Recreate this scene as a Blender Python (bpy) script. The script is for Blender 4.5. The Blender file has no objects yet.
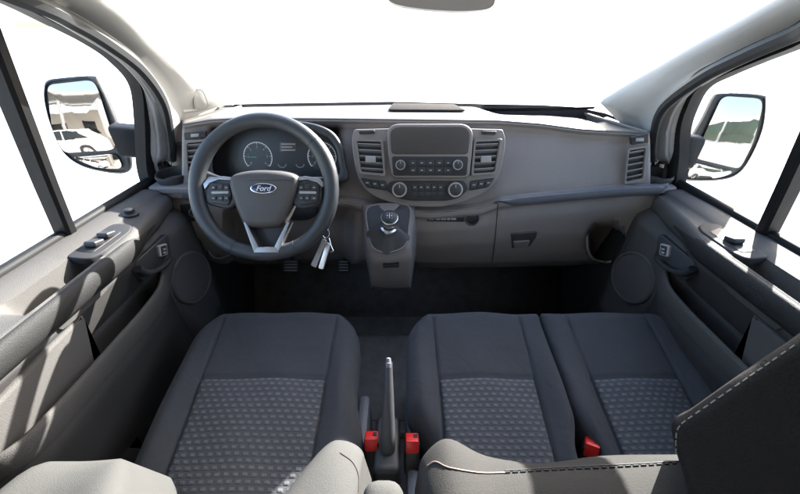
import bpy, bmesh, math, random
from mathutils import Vector, Matrix
from mathutils.bvhtree import BVHTree
random.seed(7)
R = math.radians
V = Vector
C = bpy.context.scene.collection
SC = bpy.context.scene

# ------------------------------------------------------------------ camera, light, exposure
PITCH, FPX, U0, V0 = R(33.0), 341.0, 400.0, 247.0
EYE = V((-0.04, 0.0, 1.30))            # lens position; all build coordinates below are metres relative to it
cam_d = bpy.data.cameras.new('camera')
cam = bpy.data.objects.new('camera', cam_d); C.objects.link(cam)
cam.location = EYE
cam.rotation_euler = (R(90) - PITCH, 0, 0)
cam_d.sensor_width = 36.0
cam_d.lens = 36.0 * FPX / 800.0
cam_d.clip_start = 0.02
cam_d.clip_end = 3000
SC.camera = cam

SUN = V((math.sin(R(39)) * math.cos(R(29)), math.cos(R(39)) * math.cos(R(29)), math.sin(R(29))))     # towards the sun: ahead and to the right
sun_el = math.asin(SUN.z); sun_az = math.atan2(SUN.x, SUN.y)
w = bpy.data.worlds.new('World'); SC.world = w; w.use_nodes = True
wn = w.node_tree; wn.nodes.clear()
sky = wn.nodes.new('ShaderNodeTexSky'); sky.sky_type = 'NISHITA'; sky.sun_disc = False
sky.sun_elevation = sun_el; sky.sun_rotation = sun_az
sky.air_density = 1.0; sky.dust_density = 2.0; sky.ozone_density = 1.0
bgn = wn.nodes.new('ShaderNodeBackground'); bgn.inputs[1].default_value = 0.13
won = wn.nodes.new('ShaderNodeOutputWorld')
wn.links.new(sky.outputs[0], bgn.inputs[0]); wn.links.new(bgn.outputs[0], won.inputs[0])
sl = bpy.data.lights.new('sun', 'SUN'); sl.energy = 5.0; sl.angle = R(0.5); sl.color = (1, 0.965, 0.92)
so = bpy.data.objects.new('sun', sl); C.objects.link(so)
so.rotation_euler = SUN.to_track_quat('Z', 'Y').to_euler(); so.location = (5, 8, 9)
SC.view_settings.view_transform = 'Standard'; SC.view_settings.look = 'None'
SC.view_settings.exposure = 2.9; SC.view_settings.gamma = 1.0
SC.cycles.use_denoising = True
SC.cycles.max_bounces = 10; SC.cycles.diffuse_bounces = 6; SC.cycles.transparent_max_bounces = 16
SC.cycles.sample_clamp_indirect = 6.0
SC.cycles.caustics_reflective = False; SC.cycles.caustics_refractive = False

# ------------------------------------------------------------------ pixel rays
cp, sp = math.cos(PITCH), math.sin(PITCH)
def ray(u, v):
    a = (v - V0) / FPX
    return V(((u - U0) / FPX, cp - a * sp, -sp - a * cp))
def P(u, v, x=None, y=None, z=None, t=None):
    d = ray(u, v)
    if x is not None: t = x / d.x
    elif y is not None: t = y / d.y
    elif z is not None: t = z / d.z
    return d * t
class Plane:
    def __init__(s, o, n):
        s.o = V(o); s.n = V(n).normalized()
        s.ex = (V((1, 0, 0)) - s.n * s.n.x).normalized(); s.ey = s.n.cross(s.ex)
    def at(s, u, v, h=0.0):
        d = ray(u, v); o = s.o + s.n * h
        return d * (o.dot(s.n) / d.dot(s.n))
    def loc(s, a, b, h=0.0): return s.o + s.ex * a + s.ey * b + s.n * h

def lerp_tab(tab, x):
    if x <= tab[0][0]: return tab[0][1]
    for (a, p), (b, q) in zip(tab, tab[1:]):
        if x <= b:
            k = (x - a) / (b - a); return p + (q - p) * k
    return tab[-1][1]
def smooth(a, b, x):
    k = min(1, max(0, (x - a) / (b - a))); return k * k * (3 - 2 * k)
def scurve(pts, n=8):
    """Catmull-Rom through points"""
    pts = [V(p) for p in pts]; out = []
    q = [pts[0] * 2 - pts[1]] + pts + [pts[-1] * 2 - pts[-2]]
    for i in range(1, len(q) - 2):
        for k in range(n):
            t = k / n
            out.append(0.5 * ((2 * q[i]) + (q[i+1] - q[i-1]) * t + (2*q[i-1] - 5*q[i] + 4*q[i+1] - q[i+2]) * t*t + (3*q[i] - q[i-1] - 3*q[i+1] + q[i+2]) * t**3))
    out.append(pts[-1]); return out
def sclosed(pts, n=6):
    pts = [V(p) for p in pts]; m = len(pts); out = []
    for i in range(m):
        a, b, c, d = pts[i-1], pts[i], pts[(i+1) % m], pts[(i+2) % m]
        for k in range(n):
            t = k / n
            out.append(0.5 * ((2*b) + (c - a) * t + (2*a - 5*b + 4*c - d) * t*t + (3*b - a - 3*c + d) * t**3))
    return out
def rpoly(pts, r, seg=5):
    pts = [V(p) for p in pts]; m = len(pts); out = []
    for i in range(m):
        p0, p1, p2 = pts[i-1], pts[i], pts[(i+1) % m]
        rr = r[i] if isinstance(r, (list, tuple)) else r
        a = (p0 - p1); b = (p2 - p1)
        ra = min(rr, a.length * .48); rb = min(rr, b.length * .48)
        A = p1 + a.normalized() * ra; B = p1 + b.normalized() * rb
        for k in range(seg + 1):
            t = k / seg
            out.append(A * (1-t)**2 + p1 * 2*t*(1-t) + B * t*t)
    return out

# ------------------------------------------------------------------ materials
def mat(name, col, rough=.55,  bump=0.0, bscale=800, spec=.5, metal=0.0, var=0.0, vscale=9, coat=0.0, sheen=0.0, tint=None, bump2=0.0):
    m = bpy.data.materials.new(name); m.use_nodes = True
    nt = m.node_tree; b = nt.nodes['Principled BSDF']; L = nt.links
    b.inputs['Base Color'].default_value = (*col, 1); b.inputs['Roughness'].default_value = rough
    b.inputs['Metallic'].default_value = metal; b.inputs['Specular IOR Level'].default_value = spec
    b.inputs['Coat Weight'].default_value = coat; b.inputs['Sheen Weight'].default_value = sheen
    tc = nt.nodes.new('ShaderNodeTexCoord')
    if var:
        nz = nt.nodes.new('ShaderNodeTexNoise'); nz.inputs['Scale'].default_value = vscale; nz.inputs['Detail'].default_value = 6
        nz.inputs['Roughness'].default_value = .65
        L.new(tc.outputs['Object'], nz.inputs['Vector'])
        mx = nt.nodes.new('ShaderNodeMix'); mx.data_type = 'RGBA'
        t2 = tint or tuple(min(1, c * (1 + var) + .004 * var) for c in col)
        mx.inputs[6].default_value = (*[c * (1 - var) for c in col], 1); mx.inputs[7].default_value = (*t2, 1)
        L.new(nz.outputs[0], mx.inputs[0]); L.new(mx.outputs[2], b.inputs['Base Color'])
        rr = nt.nodes.new('ShaderNodeMapRange'); rr.inputs[3].default_value = max(.02, rough - .08); rr.inputs[4].default_value = min(1, rough + .1)
        L.new(nz.outputs[0], rr.inputs[0]); L.new(rr.outputs[0], b.inputs['Roughness'])
    if bump:
        n2 = nt.nodes.new('ShaderNodeTexNoise'); n2.inputs['Scale'].default_value = bscale; n2.inputs['Detail'].default_value = 3
        L.new(tc.outputs['Object'], n2.inputs['Vector'])
        bp = nt.nodes.new('ShaderNodeBump'); bp.inputs['Strength'].default_value = bump; bp.inputs['Distance'].default_value = .002
        L.new(n2.outputs[0], bp.inputs['Height']); L.new(bp.outputs[0], b.inputs['Normal'])
        if bump2:
            n3 = nt.nodes.new('ShaderNodeTexNoise'); n3.inputs['Scale'].default_value = 16; n3.inputs['Detail'].default_value = 4; n3.inputs['Distortion'].default_value = 1.2
            L.new(tc.outputs['Object'], n3.inputs['Vector'])
            b3 = nt.nodes.new('ShaderNodeBump'); b3.inputs['Strength'].default_value = bump2; b3.inputs['Distance'].default_value = .02
            L.new(n3.outputs[0], b3.inputs['Height']); L.new(b3.outputs[0], bp.inputs['Normal'])
    return m
def glass_mat(name, tint=(.96, .98, .97), refl=1.0):
    m = bpy.data.materials.new(name); m.use_nodes = True; nt = m.node_tree; nt.nodes.clear()
    o = nt.nodes.new('ShaderNodeOutputMaterial'); mx = nt.nodes.new('ShaderNodeMixShader')
    tr = nt.nodes.new('ShaderNodeBsdfTransparent'); tr.inputs[0].default_value = (*tint, 1)
    gl = nt.nodes.new('ShaderNodeBsdfGlossy'); gl.inputs['Roughness'].default_value = 0.01
    fr = nt.nodes.new('ShaderNodeLayerWeight'); fr.inputs[0].default_value = .5
    pw = nt.nodes.new('ShaderNodeMath'); pw.operation = 'POWER'; pw.inputs[1].default_value = 5
    mm = nt.nodes.new('ShaderNodeMath'); mm.operation = 'MULTIPLY_ADD'; mm.inputs[1].default_value = .7 * refl; mm.inputs[2].default_value = .03 * refl
    nt.links.new(fr.outputs['Facing'], pw.inputs[0]); nt.links.new(pw.outputs[0], mm.inputs[0]); nt.links.new(mm.outputs[0], mx.inputs[0])
    nt.links.new(tr.outputs[0], mx.inputs[1]); nt.links.new(gl.outputs[0], mx.inputs[2]); nt.links.new(mx.outputs[0], o.inputs[0])
    return m
def woven_mat(name, base, fleck, bw, bh):
    """seat insert cloth: offset rows of small lozenges, woven in lighter yarn"""
    m = bpy.data.materials.new(name); m.use_nodes = True; nt = m.node_tree; b = nt.nodes['Principled BSDF']; L = nt.links
    tc = nt.nodes.new('ShaderNodeTexCoord')
    mp = nt.nodes.new('ShaderNodeMapping'); L.new(tc.outputs['Object'], mp.inputs[0])
    nzw = nt.nodes.new('ShaderNodeTexNoise'); nzw.inputs['Scale'].default_value = 60
    L.new(tc.outputs['Object'], nzw.inputs['Vector'])
    ad = nt.nodes.new('ShaderNodeVectorMath'); ad.operation = 'MULTIPLY_ADD'; ad.inputs[1].default_value = (.002, .002, 0)
    L.new(nzw.outputs[1], ad.inputs[0]); L.new(mp.outputs[0], ad.inputs[2])
    def mth(op, a_, b_=None, c_=None):
        n_ = nt.nodes.new('ShaderNodeMath'); n_.operation = op
        for k_, q in enumerate((a_, b_, c_)):
            if q is None: continue
            if isinstance(q, (int, float)): n_.inputs[k_].default_value = q
            else: L.new(q, n_.inputs[k_])
        return n_.outputs[0]
    sx = nt.nodes.new('ShaderNodeSeparateXYZ'); L.new(ad.outputs[0], sx.inputs[0])
    yy = mth('DIVIDE', sx.outputs[1], bh); row = mth('FLOOR', yy)
    fy = mth('FRACT', yy); fx = mth('FRACT', mth('MULTIPLY_ADD', mth('FLOORED_MODULO', row, 2), .5, mth('DIVIDE', sx.outputs[0], bw)))
    def edge(f, lo, hi):
        n_ = nt.nodes.new('ShaderNodeMapRange'); n_.interpolation_type = 'SMOOTHSTEP'; n_.inputs[1].default_value = lo; n_.inputs[2].default_value = hi
        L.new(mth('SUBTRACT', .5, mth('ABSOLUTE', mth('SUBTRACT', f, .5))), n_.inputs[0]); return n_.outputs[0]
    wd = mth('MULTIPLY_ADD', fy, .10, .0)
    bx_ = edge(mth('ADD', fx, 0.0), .10, .36); by_ = edge(mth('FRACT', mth('ADD', fy, .06)), .12, .42); ln = edge(fy, .0, .13)
    blob = mth('ADD', mth('MULTIPLY', mth('MULTIPLY', bx_, by_), .95), mth('MULTIPLY', mth('SUBTRACT', ln, .75), .22))
    class _B: pass
    br = _B(); br.outputs = [blob]
    nz = nt.nodes.new('ShaderNodeTexNoise'); nz.inputs['Scale'].default_value = 420; nz.inputs['Detail'].default_value = 2
    L.new(tc.outputs['Object'], nz.inputs['Vector'])
    nb = nt.nodes.new('ShaderNodeTexNoise'); nb.inputs['Scale'].default_value = 7
    L.new(tc.outputs['Object'], nb.inputs['Vector'])
    m1 = nt.nodes.new('ShaderNodeMath'); m1.operation = 'MULTIPLY'; L.new(br.outputs[0], m1.inputs[0])
    mr = nt.nodes.new('ShaderNodeMapRange'); mr.inputs[1].default_value = .25; mr.inputs[2].default_value = .75; mr.inputs[3].default_value = .15
    L.new(nz.outputs[0], mr.inputs[0]); L.new(mr.outputs[0], m1.inputs[1])
    m2 = nt.nodes.new('ShaderNodeMath'); m2.operation = 'MULTIPLY'; L.new(m1.outputs[0], m2.inputs[0])
    mr2 = nt.nodes.new('ShaderNodeMapRange'); mr2.inputs[3].default_value = .6; mr2.inputs[4].default_value = 1.3; L.new(nb.outputs[0], mr2.inputs[0]); L.new(mr2.outputs[0], m2.inputs[1])
    mx = nt.nodes.new('ShaderNodeMix'); mx.data_type = 'RGBA'; mx.inputs[6].default_value = (*base, 1); mx.inputs[7].default_value = (*fleck, 1)
    L.new(m2.outputs[0], mx.inputs[0]); L.new(mx.outputs[2], b.inputs['Base Color'])
    b.inputs['Roughness'].default_value = .85; b.inputs['Specular IOR Level'].default_value = .25; b.inputs['Sheen Weight'].default_value = .05
    a2 = nt.nodes.new('ShaderNodeMath'); a2.operation = 'ADD'; L.new(br.outputs[0], a2.inputs[0])
    m3 = nt.nodes.new('ShaderNodeMath'); m3.operation = 'MULTIPLY'; m3.inputs[1].default_value = .5; L.new(nz.outputs[0], m3.inputs[0]); L.new(m3.outputs[0], a2.inputs[1])
    bp = nt.nodes.new('ShaderNodeBump'); bp.inputs['Strength'].default_value = .55; bp.inputs['Distance'].default_value = .0025
    L.new(a2.outputs[0], bp.inputs['Height']); L.new(bp.outputs[0], b.inputs['Normal'])
    return m
M = {}
M['dash'] = mat('dash_plastic', (.192, .168, .158), .5, .6, 600, var=.10, vscale=14)
M['dashtop'] = mat('dash_top_plastic', (.088, .080, .074), .55, .35, 900, var=.08)
M['dashlow'] = mat('dash_lower_plastic', (.25, .218, .202), .52, .6, 600, var=.14, vscale=10)
M['strip'] = mat('dash_strip', (.13, .133, .148), .38, .15, 900, var=.1)
M['bezel'] = mat('stack_bezel', (.190, .168, .158), .42, .2, 900, var=.1)
M['screen'] = mat('screen_black', (.055, .049, .047), .3, var=.15, vscale=25)
M['black'] = mat('black_plastic', (.018, .018, .02), .42, .3, 900, var=.2)
M['softblack'] = mat('black_grain', (.028, .029, .032), .45, .5, 700, var=.2)
M['rubber'] = mat('seal_rubber', (.012, .014, .017), .55, .1, 500, var=.3)
M['carpet'] = mat('floor_mat', (.17, .16, .153), .9, .8, 260, spec=.2, var=.5, vscale=20)
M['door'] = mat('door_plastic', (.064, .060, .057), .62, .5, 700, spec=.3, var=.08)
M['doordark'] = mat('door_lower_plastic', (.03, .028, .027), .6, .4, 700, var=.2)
M['pillar'] = mat('pillar_trim', (.33, .325, .315), .6, .25, 700, var=.05)
M['liner'] = mat('headliner', (.5, .49, .47), .9, .5, 500, spec=.2, var=.05)
M['paint'] = mat('white_body_paint', (.8, .8, .8), .25, coat=.6, var=.03)
M['seat'] = mat('seat_cloth', (.049, .051, .057), .8, .6, 900, bump2=.2, spec=.2, sheen=.08, var=.16, vscale=12)
M['seatside'] = mat('seat_side_plastic', (.085, .095, .115), .5, .3, 800, var=.1)
M['insert'] = woven_mat('seat_insert_cloth', (.063, .065, .071), (.150, .154, .166), .0200, .0124)
M['backrest'] = mat('backrest_cloth', (.062, .061, .059), .9, .6, 900, spec=.12, var=.15)
M['leather'] = mat('headrest_cover', (.009, .0075, .0075), .65, .5, 420, spec=.2, var=.25)
M['thread'] = mat('stitch_thread', (.20, .185, .17), .8, var=.1)
M['piping'] = mat('piping', (.20, .14, .12), .7, var=.1)
M['wheel'] = mat('wheel_leather', (.030, .033, .038), .36, .35, 900, var=.15)
M['hub'] = mat('wheel_hub', (.062, .056, .055), .5, .3, 900, var=.06)
M['silver'] = mat('satin_silver', (.62, .62, .63), .32, metal=1, var=.05)
M['chrome'] = mat('chrome', (.8, .8, .82), .12, metal=1)
M['mirror'] = mat('mirror_silver', (.30, .275, .26), .015, metal=1)
M['red'] = mat('red_button', (.62, .02, .018), .35, var=.08)
M['white'] = mat('white_mark', (.75, .75, .75), .5)
M['greymark'] = mat('grey_mark', (.36, .35, .35), .5)
M['knob'] = mat('knob_grey', (.3, .29, .29), .4, var=.1)
M['blue'] = mat('emblem_blue', (.012, .02, .065), .25, coat=.5)
M['teal'] = mat('needle_teal', (.03, .5, .42), .4)
M['gauge'] = mat('cluster_black', (.028, .029, .033), .4, var=.1)
M['switchgrey'] = mat('switch_panel_grey', (.026, .026, .028), .6, .2, 600, spec=.2, var=.1)
M['brake'] = mat('lever_grey', (.045, .046, .05), .45, .3, 600, var=.1)
M['matte'] = mat('matte_recess', (.045, .039, .037), .9, .3, 600, spec=.05, var=.15)
M['bar'] = mat('grab_bar_grain', (.018, .0175, .0175), .6, .6, 600, spec=.25, var=.2)
M['benchback'] = mat('bench_back_shaded_cloth', (.033, .0315, .030), .8, .6, 800, spec=.15, var=.2)  # darker copy of the backrest cloth; shade on the bench back painted in
M['satin'] = mat('satin_trim', (.36, .36, .37), .42, metal=1, var=.08)
M['gaiter'] = mat('gaiter_leather', (.045, .044, .044), .5, .6, 500, var=.25)
M['slat'] = mat('vent_slat', (.25, .24, .245), .4, var=.1)
M['divider'] = mat('divider_black', (.006, .006, .007), .6, spec=.2, var=.2)
M['framegrey'] = mat('door_frame_grey', (.10, .098, .098), .5, .2, 600, var=.1)
M['glass'] = glass_mat('window_glass')
M['ground'] = mat('pale_concrete', (.52, .51, .49), .9, .5, 30, var=.12, vscale=1.5)
M['steel'] = mat('painted_steel', (.25, .26, .27), .5, var=.1)
M['wallwhite'] = mat('render_wall', (.7, .69, .66), .8, .3, 50, var=.06)
M['greenglass'] = mat('green_glass', (.075, .11, .085), .08, coat=.4, var=.3, vscale=3)
M['darkglass'] = mat('dark_glass', (.02, .025, .03), .06)
M['tyre'] = mat('tyre_rubber', (.02, .02, .02), .8, var=.2)
M['leaf'] = mat('leaf', (.06, .11, .03), .6, var=.5, vscale=5)
M['bark'] = mat('bark', (.09, .07, .05), .9, .6, 60, var=.3)

# ------------------------------------------------------------------ mesh helpers
W = {}
def thing(name, label, cat, base, group=None):
    o = bpy.data.objects.new(name, None); C.objects.link(o)
    o.location = V(base) + EYE; o.empty_display_size = .05
    W[o.name] = V(base) + EYE
    o['label'] = label; o['category'] = cat
    if group: o['group'] = group
    return o
def tag(o, label=None, cat=None, group=None, kind=None):
    if label: o['label'] = label
    if cat: o['category'] = cat
    if group: o['group'] = group
    if kind: o['kind'] = kind
    return o
def mo(name, verts, faces, m, parent=None, sharp=40, sub=0, recalc=True):
    vs = [V(v) + EYE for v in verts]
    lo = V([min(v[i] for v in vs) for i in range(3)]); hi = V([max(v[i] for v in vs) for i in range(3)])
    c = (lo + hi) / 2
    me = bpy.data.meshes.new(name)
    me.from_pydata([tuple(v - c) for v in vs], [], faces)
    if recalc:
        bm = bmesh.new(); bm.from_mesh(me); bmesh.ops.remove_doubles(bm, verts=bm.verts, dist=1e-6)
        bmesh.ops.recalc_face_normals(bm, faces=bm.faces); bm.to_mesh(me); bm.free()
    me.materials.append(M[m] if isinstance(m, str) else m)
    me.shade_smooth()
    if sharp < 180: me.set_sharp_from_angle(angle=R(sharp))
    o = bpy.data.objects.new(name, me); C.objects.link(o)
    W[o.name] = c
    if parent is not None:
        o.parent = parent; o.location = c - W[parent.name]
    else: o.location = c
    if sub:
        s = o.modifiers.new('sub', 'SUBSURF'); s.levels = sub; s.render_levels = sub
    return o
class MB:
    def __init__(s): s.v = []; s.f = []
    def add(s, v, f):
        k = len(s.v); s.v += [V(p) for p in v]; s.f += [[i + k for i in q] for q in f]; return s
    def build(s, name, m, parent=None, **kw): return mo(name, s.v, s.f, m, parent, **kw)
    def bvh(s): return BVHTree.FromPolygons(s.v, s.f)
def snap(bvh, u, v, lift=0.0):
    d = ray(u, v).normalized()
    h = bvh.ray_cast(V((0, 0, 0)), d)
    if h[0] is None: return None, None
    n = h[1] if h[1].dot(d) < 0 else -h[1]
    return h[0] + n * lift, n
def grid(fn, nu, nv, closed_u=False):
    vs = [fn(i / (nu - (0 if closed_u else 1)), j / (nv - 1)) for j in range(nv) for i in range(nu)]
    fs = []
    for j in range(nv - 1):
        for i in range(nu if closed_u else nu - 1):
            a = j * nu + i; b = j * nu + (i + 1) % nu
            fs.append([a, b, b + nu, a + nu])
    return vs, fs
def loft(rings, closed=True, cap=True):
    n = len(rings[0]); vs = [p for r in rings for p in r]; fs = []
    for j in range(len(rings) - 1):
        for i in range(n if closed else n - 1):
            a = j * n + i; b = j * n + (i + 1) % n
            fs.append([a, b, b + n, a + n])
    if cap and closed:
        fs.append(list(range(n))[::-1]); fs.append(list(range((len(rings) - 1) * n, len(rings) * n)))
    return vs, fs
def tube(pts, r, n=8, cap=True, closed=False, flat=1.0):
    pts = [V(p) for p in pts]; m = len(pts); rings = []
    t0 = (pts[1] - pts[0]).normalized()
    ref = V((0, 0, 1)) if abs(t0.z) < .9 else V((1, 0, 0))
    nrm = (ref - t0 * ref.dot(t0)).normalized()
    for i, p in enumerate(pts):
        if closed: t = (pts[(i+1) % m] - pts[i-1]).normalized()
        else: t = (pts[min(i+1, m-1)] - pts[max(i-1, 0)]).normalized()
        nrm = (nrm - t * nrm.dot(t)).normalized(); bn = t.cross(nrm)
        rr = r(i / max(1, m - 1)) if callable(r) else r
        rings.append([p + (nrm * math.cos(2*math.pi*k/n) * flat + bn * math.sin(2*math.pi*k/n)) * rr for k in range(n)])
    if closed: rings.append(rings[0]); return loft(rings, True, False)
    return loft(rings, True, cap)
def inset_poly(pts, n, d):
    m = len(pts); out = []
    for i in range(m):
        a = (pts[i] - pts[i-1]); b = (pts[(i+1) % m] - pts[i])
        if a.length < 1e-9: a = b
        if b.length < 1e-9: b = a
        na = n.cross(a).normalized(); nb = n.cross(b).normalized()
        k = na + nb
        if k.length < 1e-6: k = na
        k.normalize(); c = max(.5, k.dot(na))
        out.append(pts[i] + k * (d / c))
    return out
def pad(outline, n, d0, d1, b=.002, seg=3, back=True):
    """solid plate: outline extruded from d0 to d1 along n, front edge rounded by b"""
    n = V(n).normalized(); pts = [V(p) for p in outline]
    ar = V((0, 0, 0))
    for i in range(len(pts)): ar += (pts[i-1]).cross(pts[i])
    if ar.dot(n) < 0: pts = pts[::-1]
    rings = [[p + n * d0 for p in pts], [p + n * (d1 - b) for p in pts]]
    for k in range(1, seg + 1):
        th = k / seg * math.pi / 2
        ins = inset_poly(pts, n, b * (1 - math.cos(th)))
        rings.append([p + n * (d1 - b + b * math.sin(th)) for p in ins])
    return loft(rings, True, True)
def ring_pad(outer, inner, n, d0, d1):
    """frame: outer/inner outlines with same count"""
    n = V(n).normalized()
    rings = [[p + n * d0 for p in outer], [p + n * (d1 - .001) for p in outer],
             [p * .93 + q * .07 + n * d1 for p, q in zip(outer, inner)], [p * .1 + q * .9 + n * d1 for p, q in zip(outer, inner)],
             [p + n * (d1 - .0015) for p in inner], [p + n * d0 for p in inner]]
    rings.append(rings[0])
    return loft(rings, True, False)
def lathe(c, n, prof, seg=28, ex=None):
    c = V(c); n = V(n).normalized()
    ref = V((1, 0, 0)) if abs(n.x) < .9 else V((0, 1, 0))
    ex = (ref - n * ref.dot(n)).normalized(); ey = n.cross(ex)
    rings = [[c + (ex * math.cos(2*math.pi*k/seg) + ey * math.sin(2*math.pi*k/seg)) * max(r, 1e-4) + n * h for k in range(seg)] for r, h in prof]
    return loft(rings, True, True)
def box(c, s, b=.004, rot=None, seg=2):
    bm = bmesh.new(); bmesh.ops.create_cube(bm, size=1)
    for v in bm.verts: v.co = V((v.co.x * s[0], v.co.y * s[1], v.co.z * s[2]))
    if b: bmesh.ops.bevel(bm, geom=bm.edges[:], offset=b, segments=seg, profile=.5, affect='EDGES')
    mt = rot.to_4x4() if rot is not None else Matrix.Identity(4)
    bm.verts.index_update()
    vs = [mt @ v.co + V(c) for v in bm.verts]; fs = [[v.index for v in f.verts] for f in bm.faces]
    bm.free(); return vs, fs
def frame_rot(ex, ey, ez): return Matrix((ex, ey, ez)).transposed()
def text(s, pos, ex, ey, size, m, parent, name, shear=0.0, depth=.0004):
    cu = bpy.data.curves.new('txt', 'FONT'); cu.body = s; cu.size = size; cu.align_x = 'CENTER'; cu.align_y = 'CENTER'
    cu.extrude = depth; cu.shear = shear
    to = bpy.data.objects.new('txt', cu); C.objects.link(to)
    bpy.context.view_layer.update()
    me = bpy.data.meshes.new_from_object(to.evaluated_get(bpy.context.evaluated_depsgraph_get()))
    n = ex.cross(ey)
    vs = [V(pos) + ex * v.co.x + ey * v.co.y + n * (v.co.z + depth) for v in me.vertices]; fs = [list(p.vertices) for p in me.polygons]
    bpy.data.objects.remove(to); bpy.data.curves.remove(cu); bpy.data.meshes.remove(me)
    return mo(name, vs, fs, m, parent, recalc=False)
XC = 0.04   # centre line of the van, relative to the lens

# ================================================================== GROUND
GZ = -1.95
gv, gf = grid(lambda a, b: V((-600 + 1200 * a, -600 + 1200 * b, GZ)), 9, 9)
tag(mo('ground', gv, gf, 'ground'), 'pale concrete yard the van is parked on', kind='structure')

# ================================================================== VAN BODY
body = thing('van_body', 'white van body around the cab with light grey pillar trim, roof and windscreen', 'van body', (XC, 0.3, -1.3))
FZ = -1.28
m = MB(); m.add(*box((XC, .45, FZ - .03), (1.78, 3.2, .05), .005)); m.build('cab_floor', 'carpet', body)
m = MB()
m.add(*grid(lambda a, b: V((XC - .86 + 1.72 * a, [1.30, 1.50, 1.56][min(2, int(b * 2 + .01))], [FZ - .06, -.95, -.36][min(2, int(b * 2 + .01))])), 2, 3))
fw = m.build('bulkhead', 'carpet', body); fw.modifiers.new('s', 'SOLIDIFY').thickness = .02
# windscreen: base to header
def ws_pt(a, b):                       # a across 0..1, b up 0..1
    k = 2 * a - 1
    bl, br_, tl, tr_ = P(222, 106, y=1.46), P(604, 106, y=1.42), V((-.66, .74, .195)), V((.78, .70, .195))
    p = bl.lerp(br_, a).lerp(tl.lerp(tr_, a), b)
    p.y += .07 * (1 - k * k); p.z += .02 * math.sin(math.pi * b) - .025 * (1 - k * k) * (1 - b)
    return p
gv, gf = grid(lambda a, b: ws_pt(a, b), 24, 16); mo('windscreen', gv, gf, 'glass', body)
# black ceramic band along the base of the windscreen
gv, gf = grid(lambda a, b: ws_pt(.02 + .96 * a, -.02 + .026 * b) + V((0, -.004, -.003)), 30, 3)
o = mo('windscreen_band', gv, gf, 'rubber', body)
# roof and headliner, side walls behind the doors, rear partition
def roof_pt(a, b):
    s = 2 * a - 1
    return V((XC + .01 + s * .78, .81 - 2.1 * b - .07 * s * s * (1 - b), .215 + .03 * (1 - s * s) - .03 * abs(s) ** 6 + .05 * smooth(0, .25, b)))
gv, gf = grid(roof_pt, 20, 12); o = mo('roof', gv, gf, 'liner', body); o.modifiers.new('s', 'SOLIDIFY').thickness = -.04
m = MB()
for s in (-1, 1):
    m.add(*box((XC + s * .87, -.68, -.55), (.05, 1.3, 1.6), .01))
m.add(*box((XC, -1.33, -.5), (1.74, .04, 1.6), .01))
m.build('cargo_side', 'pillar', body)

def apillar(s):
    fl = lambda u: u if s < 0 else None
    # edge curves read from the photograph, each given its own depth: base of the windscreen up to the roof
    if s < 0:
        inner = [P(u, v, y=y) for u, v, y in ((226, 104, 1.44), (210, 89, 1.33), (190, 70, 1.19), (164, 46, 1.04), (140, 25, .93), (112, 2, .84), (70, -30, .76))] + [V((-.66, .55, .23)), V((-.66, .2, .23))]
        mid = [P(u, v, y=y) for u, v, y in ((183, 112, 1.26), (178, 98, 1.19), (165, 76, 1.09), (140, 50, .96), (110, 28, .87), (72, 5, .78), (20, -22, .68))] + [V((-.70, .5, .19)), V((-.70, .2, .19))]
        outer = [P(u, v, y=y) for u, v, y in ((171, 165, 1.10), (167, 130, 1.11), (160, 100, 1.06), (138, 68, .95), (104, 41, .85), (66, 18, .77), (10, -8, .67))] + [V((-.745, .5, .13)), V((-.745, .2, .13))]
    else:
        inner = [P(u, v, y=y) for u, v, y in ((600, 103, 1.40), (622, 89, 1.30), (653, 71, 1.16), (690, 50, 1.01), (725, 32, .91), (776, 3, .80), (835, -30, .71))] + [V((.76, .52, .23)), V((.76, .2, .23))]
        mid = [P(u, v, y=y) for u, v, y in ((638, 118, 1.24), (650, 100, 1.16), (680, 78, 1.05), (720, 56, .93), (758, 38, .85), (800, 18, .77), (860, -10, .68))] + [V((.80, .5, .19)), V((.80, .2, .19))]
        outer = [P(u, v, y=y) for u, v, y in ((655, 165, 1.08), (658, 130, 1.09), (668, 105, 1.04), (706, 76, .92), (752, 53, .83), (800, 32, .75), (860, 6, .66))] + [V((.84, .48, .13)), V((.84, .2, .13))]
    rings = []
    def I(tab):
        return scurve(tab, 5)
    A, B_, D = I(inner), I(mid), I(outer)
    out = s * V((1, 0, 0))
    for a, b, d in zip(A, B_, D):
        bul = V((-s * .012, -.012, .0))
        q = [a + V((s * .03, .03, .02)), a, a.lerp(b, .2) + bul * .5, a.lerp(b, .55) + bul, b + bul * .6, b.lerp(d, .35) + V((s * .006, .004, 0)), d.lerp(b, .25), d, d + out * .03 + V((0, .03, .0)), a + out * .06 + V((0, .05, .03))]
        rings.append(q)
    v, f = loft(rings, True, True)
    return mo('pillar_trim', v, f, 'pillar', body, sharp=60), A, B_, D
pl, pA, pB, pD = apillar(-1); pr, pAr, pBr, pDr = apillar(1)
# rubber door seals following each pillar's outer edge
for s, (D) in ((-1, pD), (1, pDr)):
    pts = [d + V((s * .004, .012, -.004)) for d in D]
    pts = [V((XC + s * .85, 1.13, -.46)), V((XC + s * .84, 1.14, -.38))] + pts[1:]
    v, f = tube(pts, .016, 8); mo('door_seal', v, f, 'rubber', body)
for x0, x1 in ((-.87, -.62), (.70, .95)):
    m = MB(); m.add(*box(((x0 + x1) / 2, 1.185, -.48), (x1 - x0, .03, .28), .004)); m.build('cowl_side', 'framegrey', body)
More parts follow.
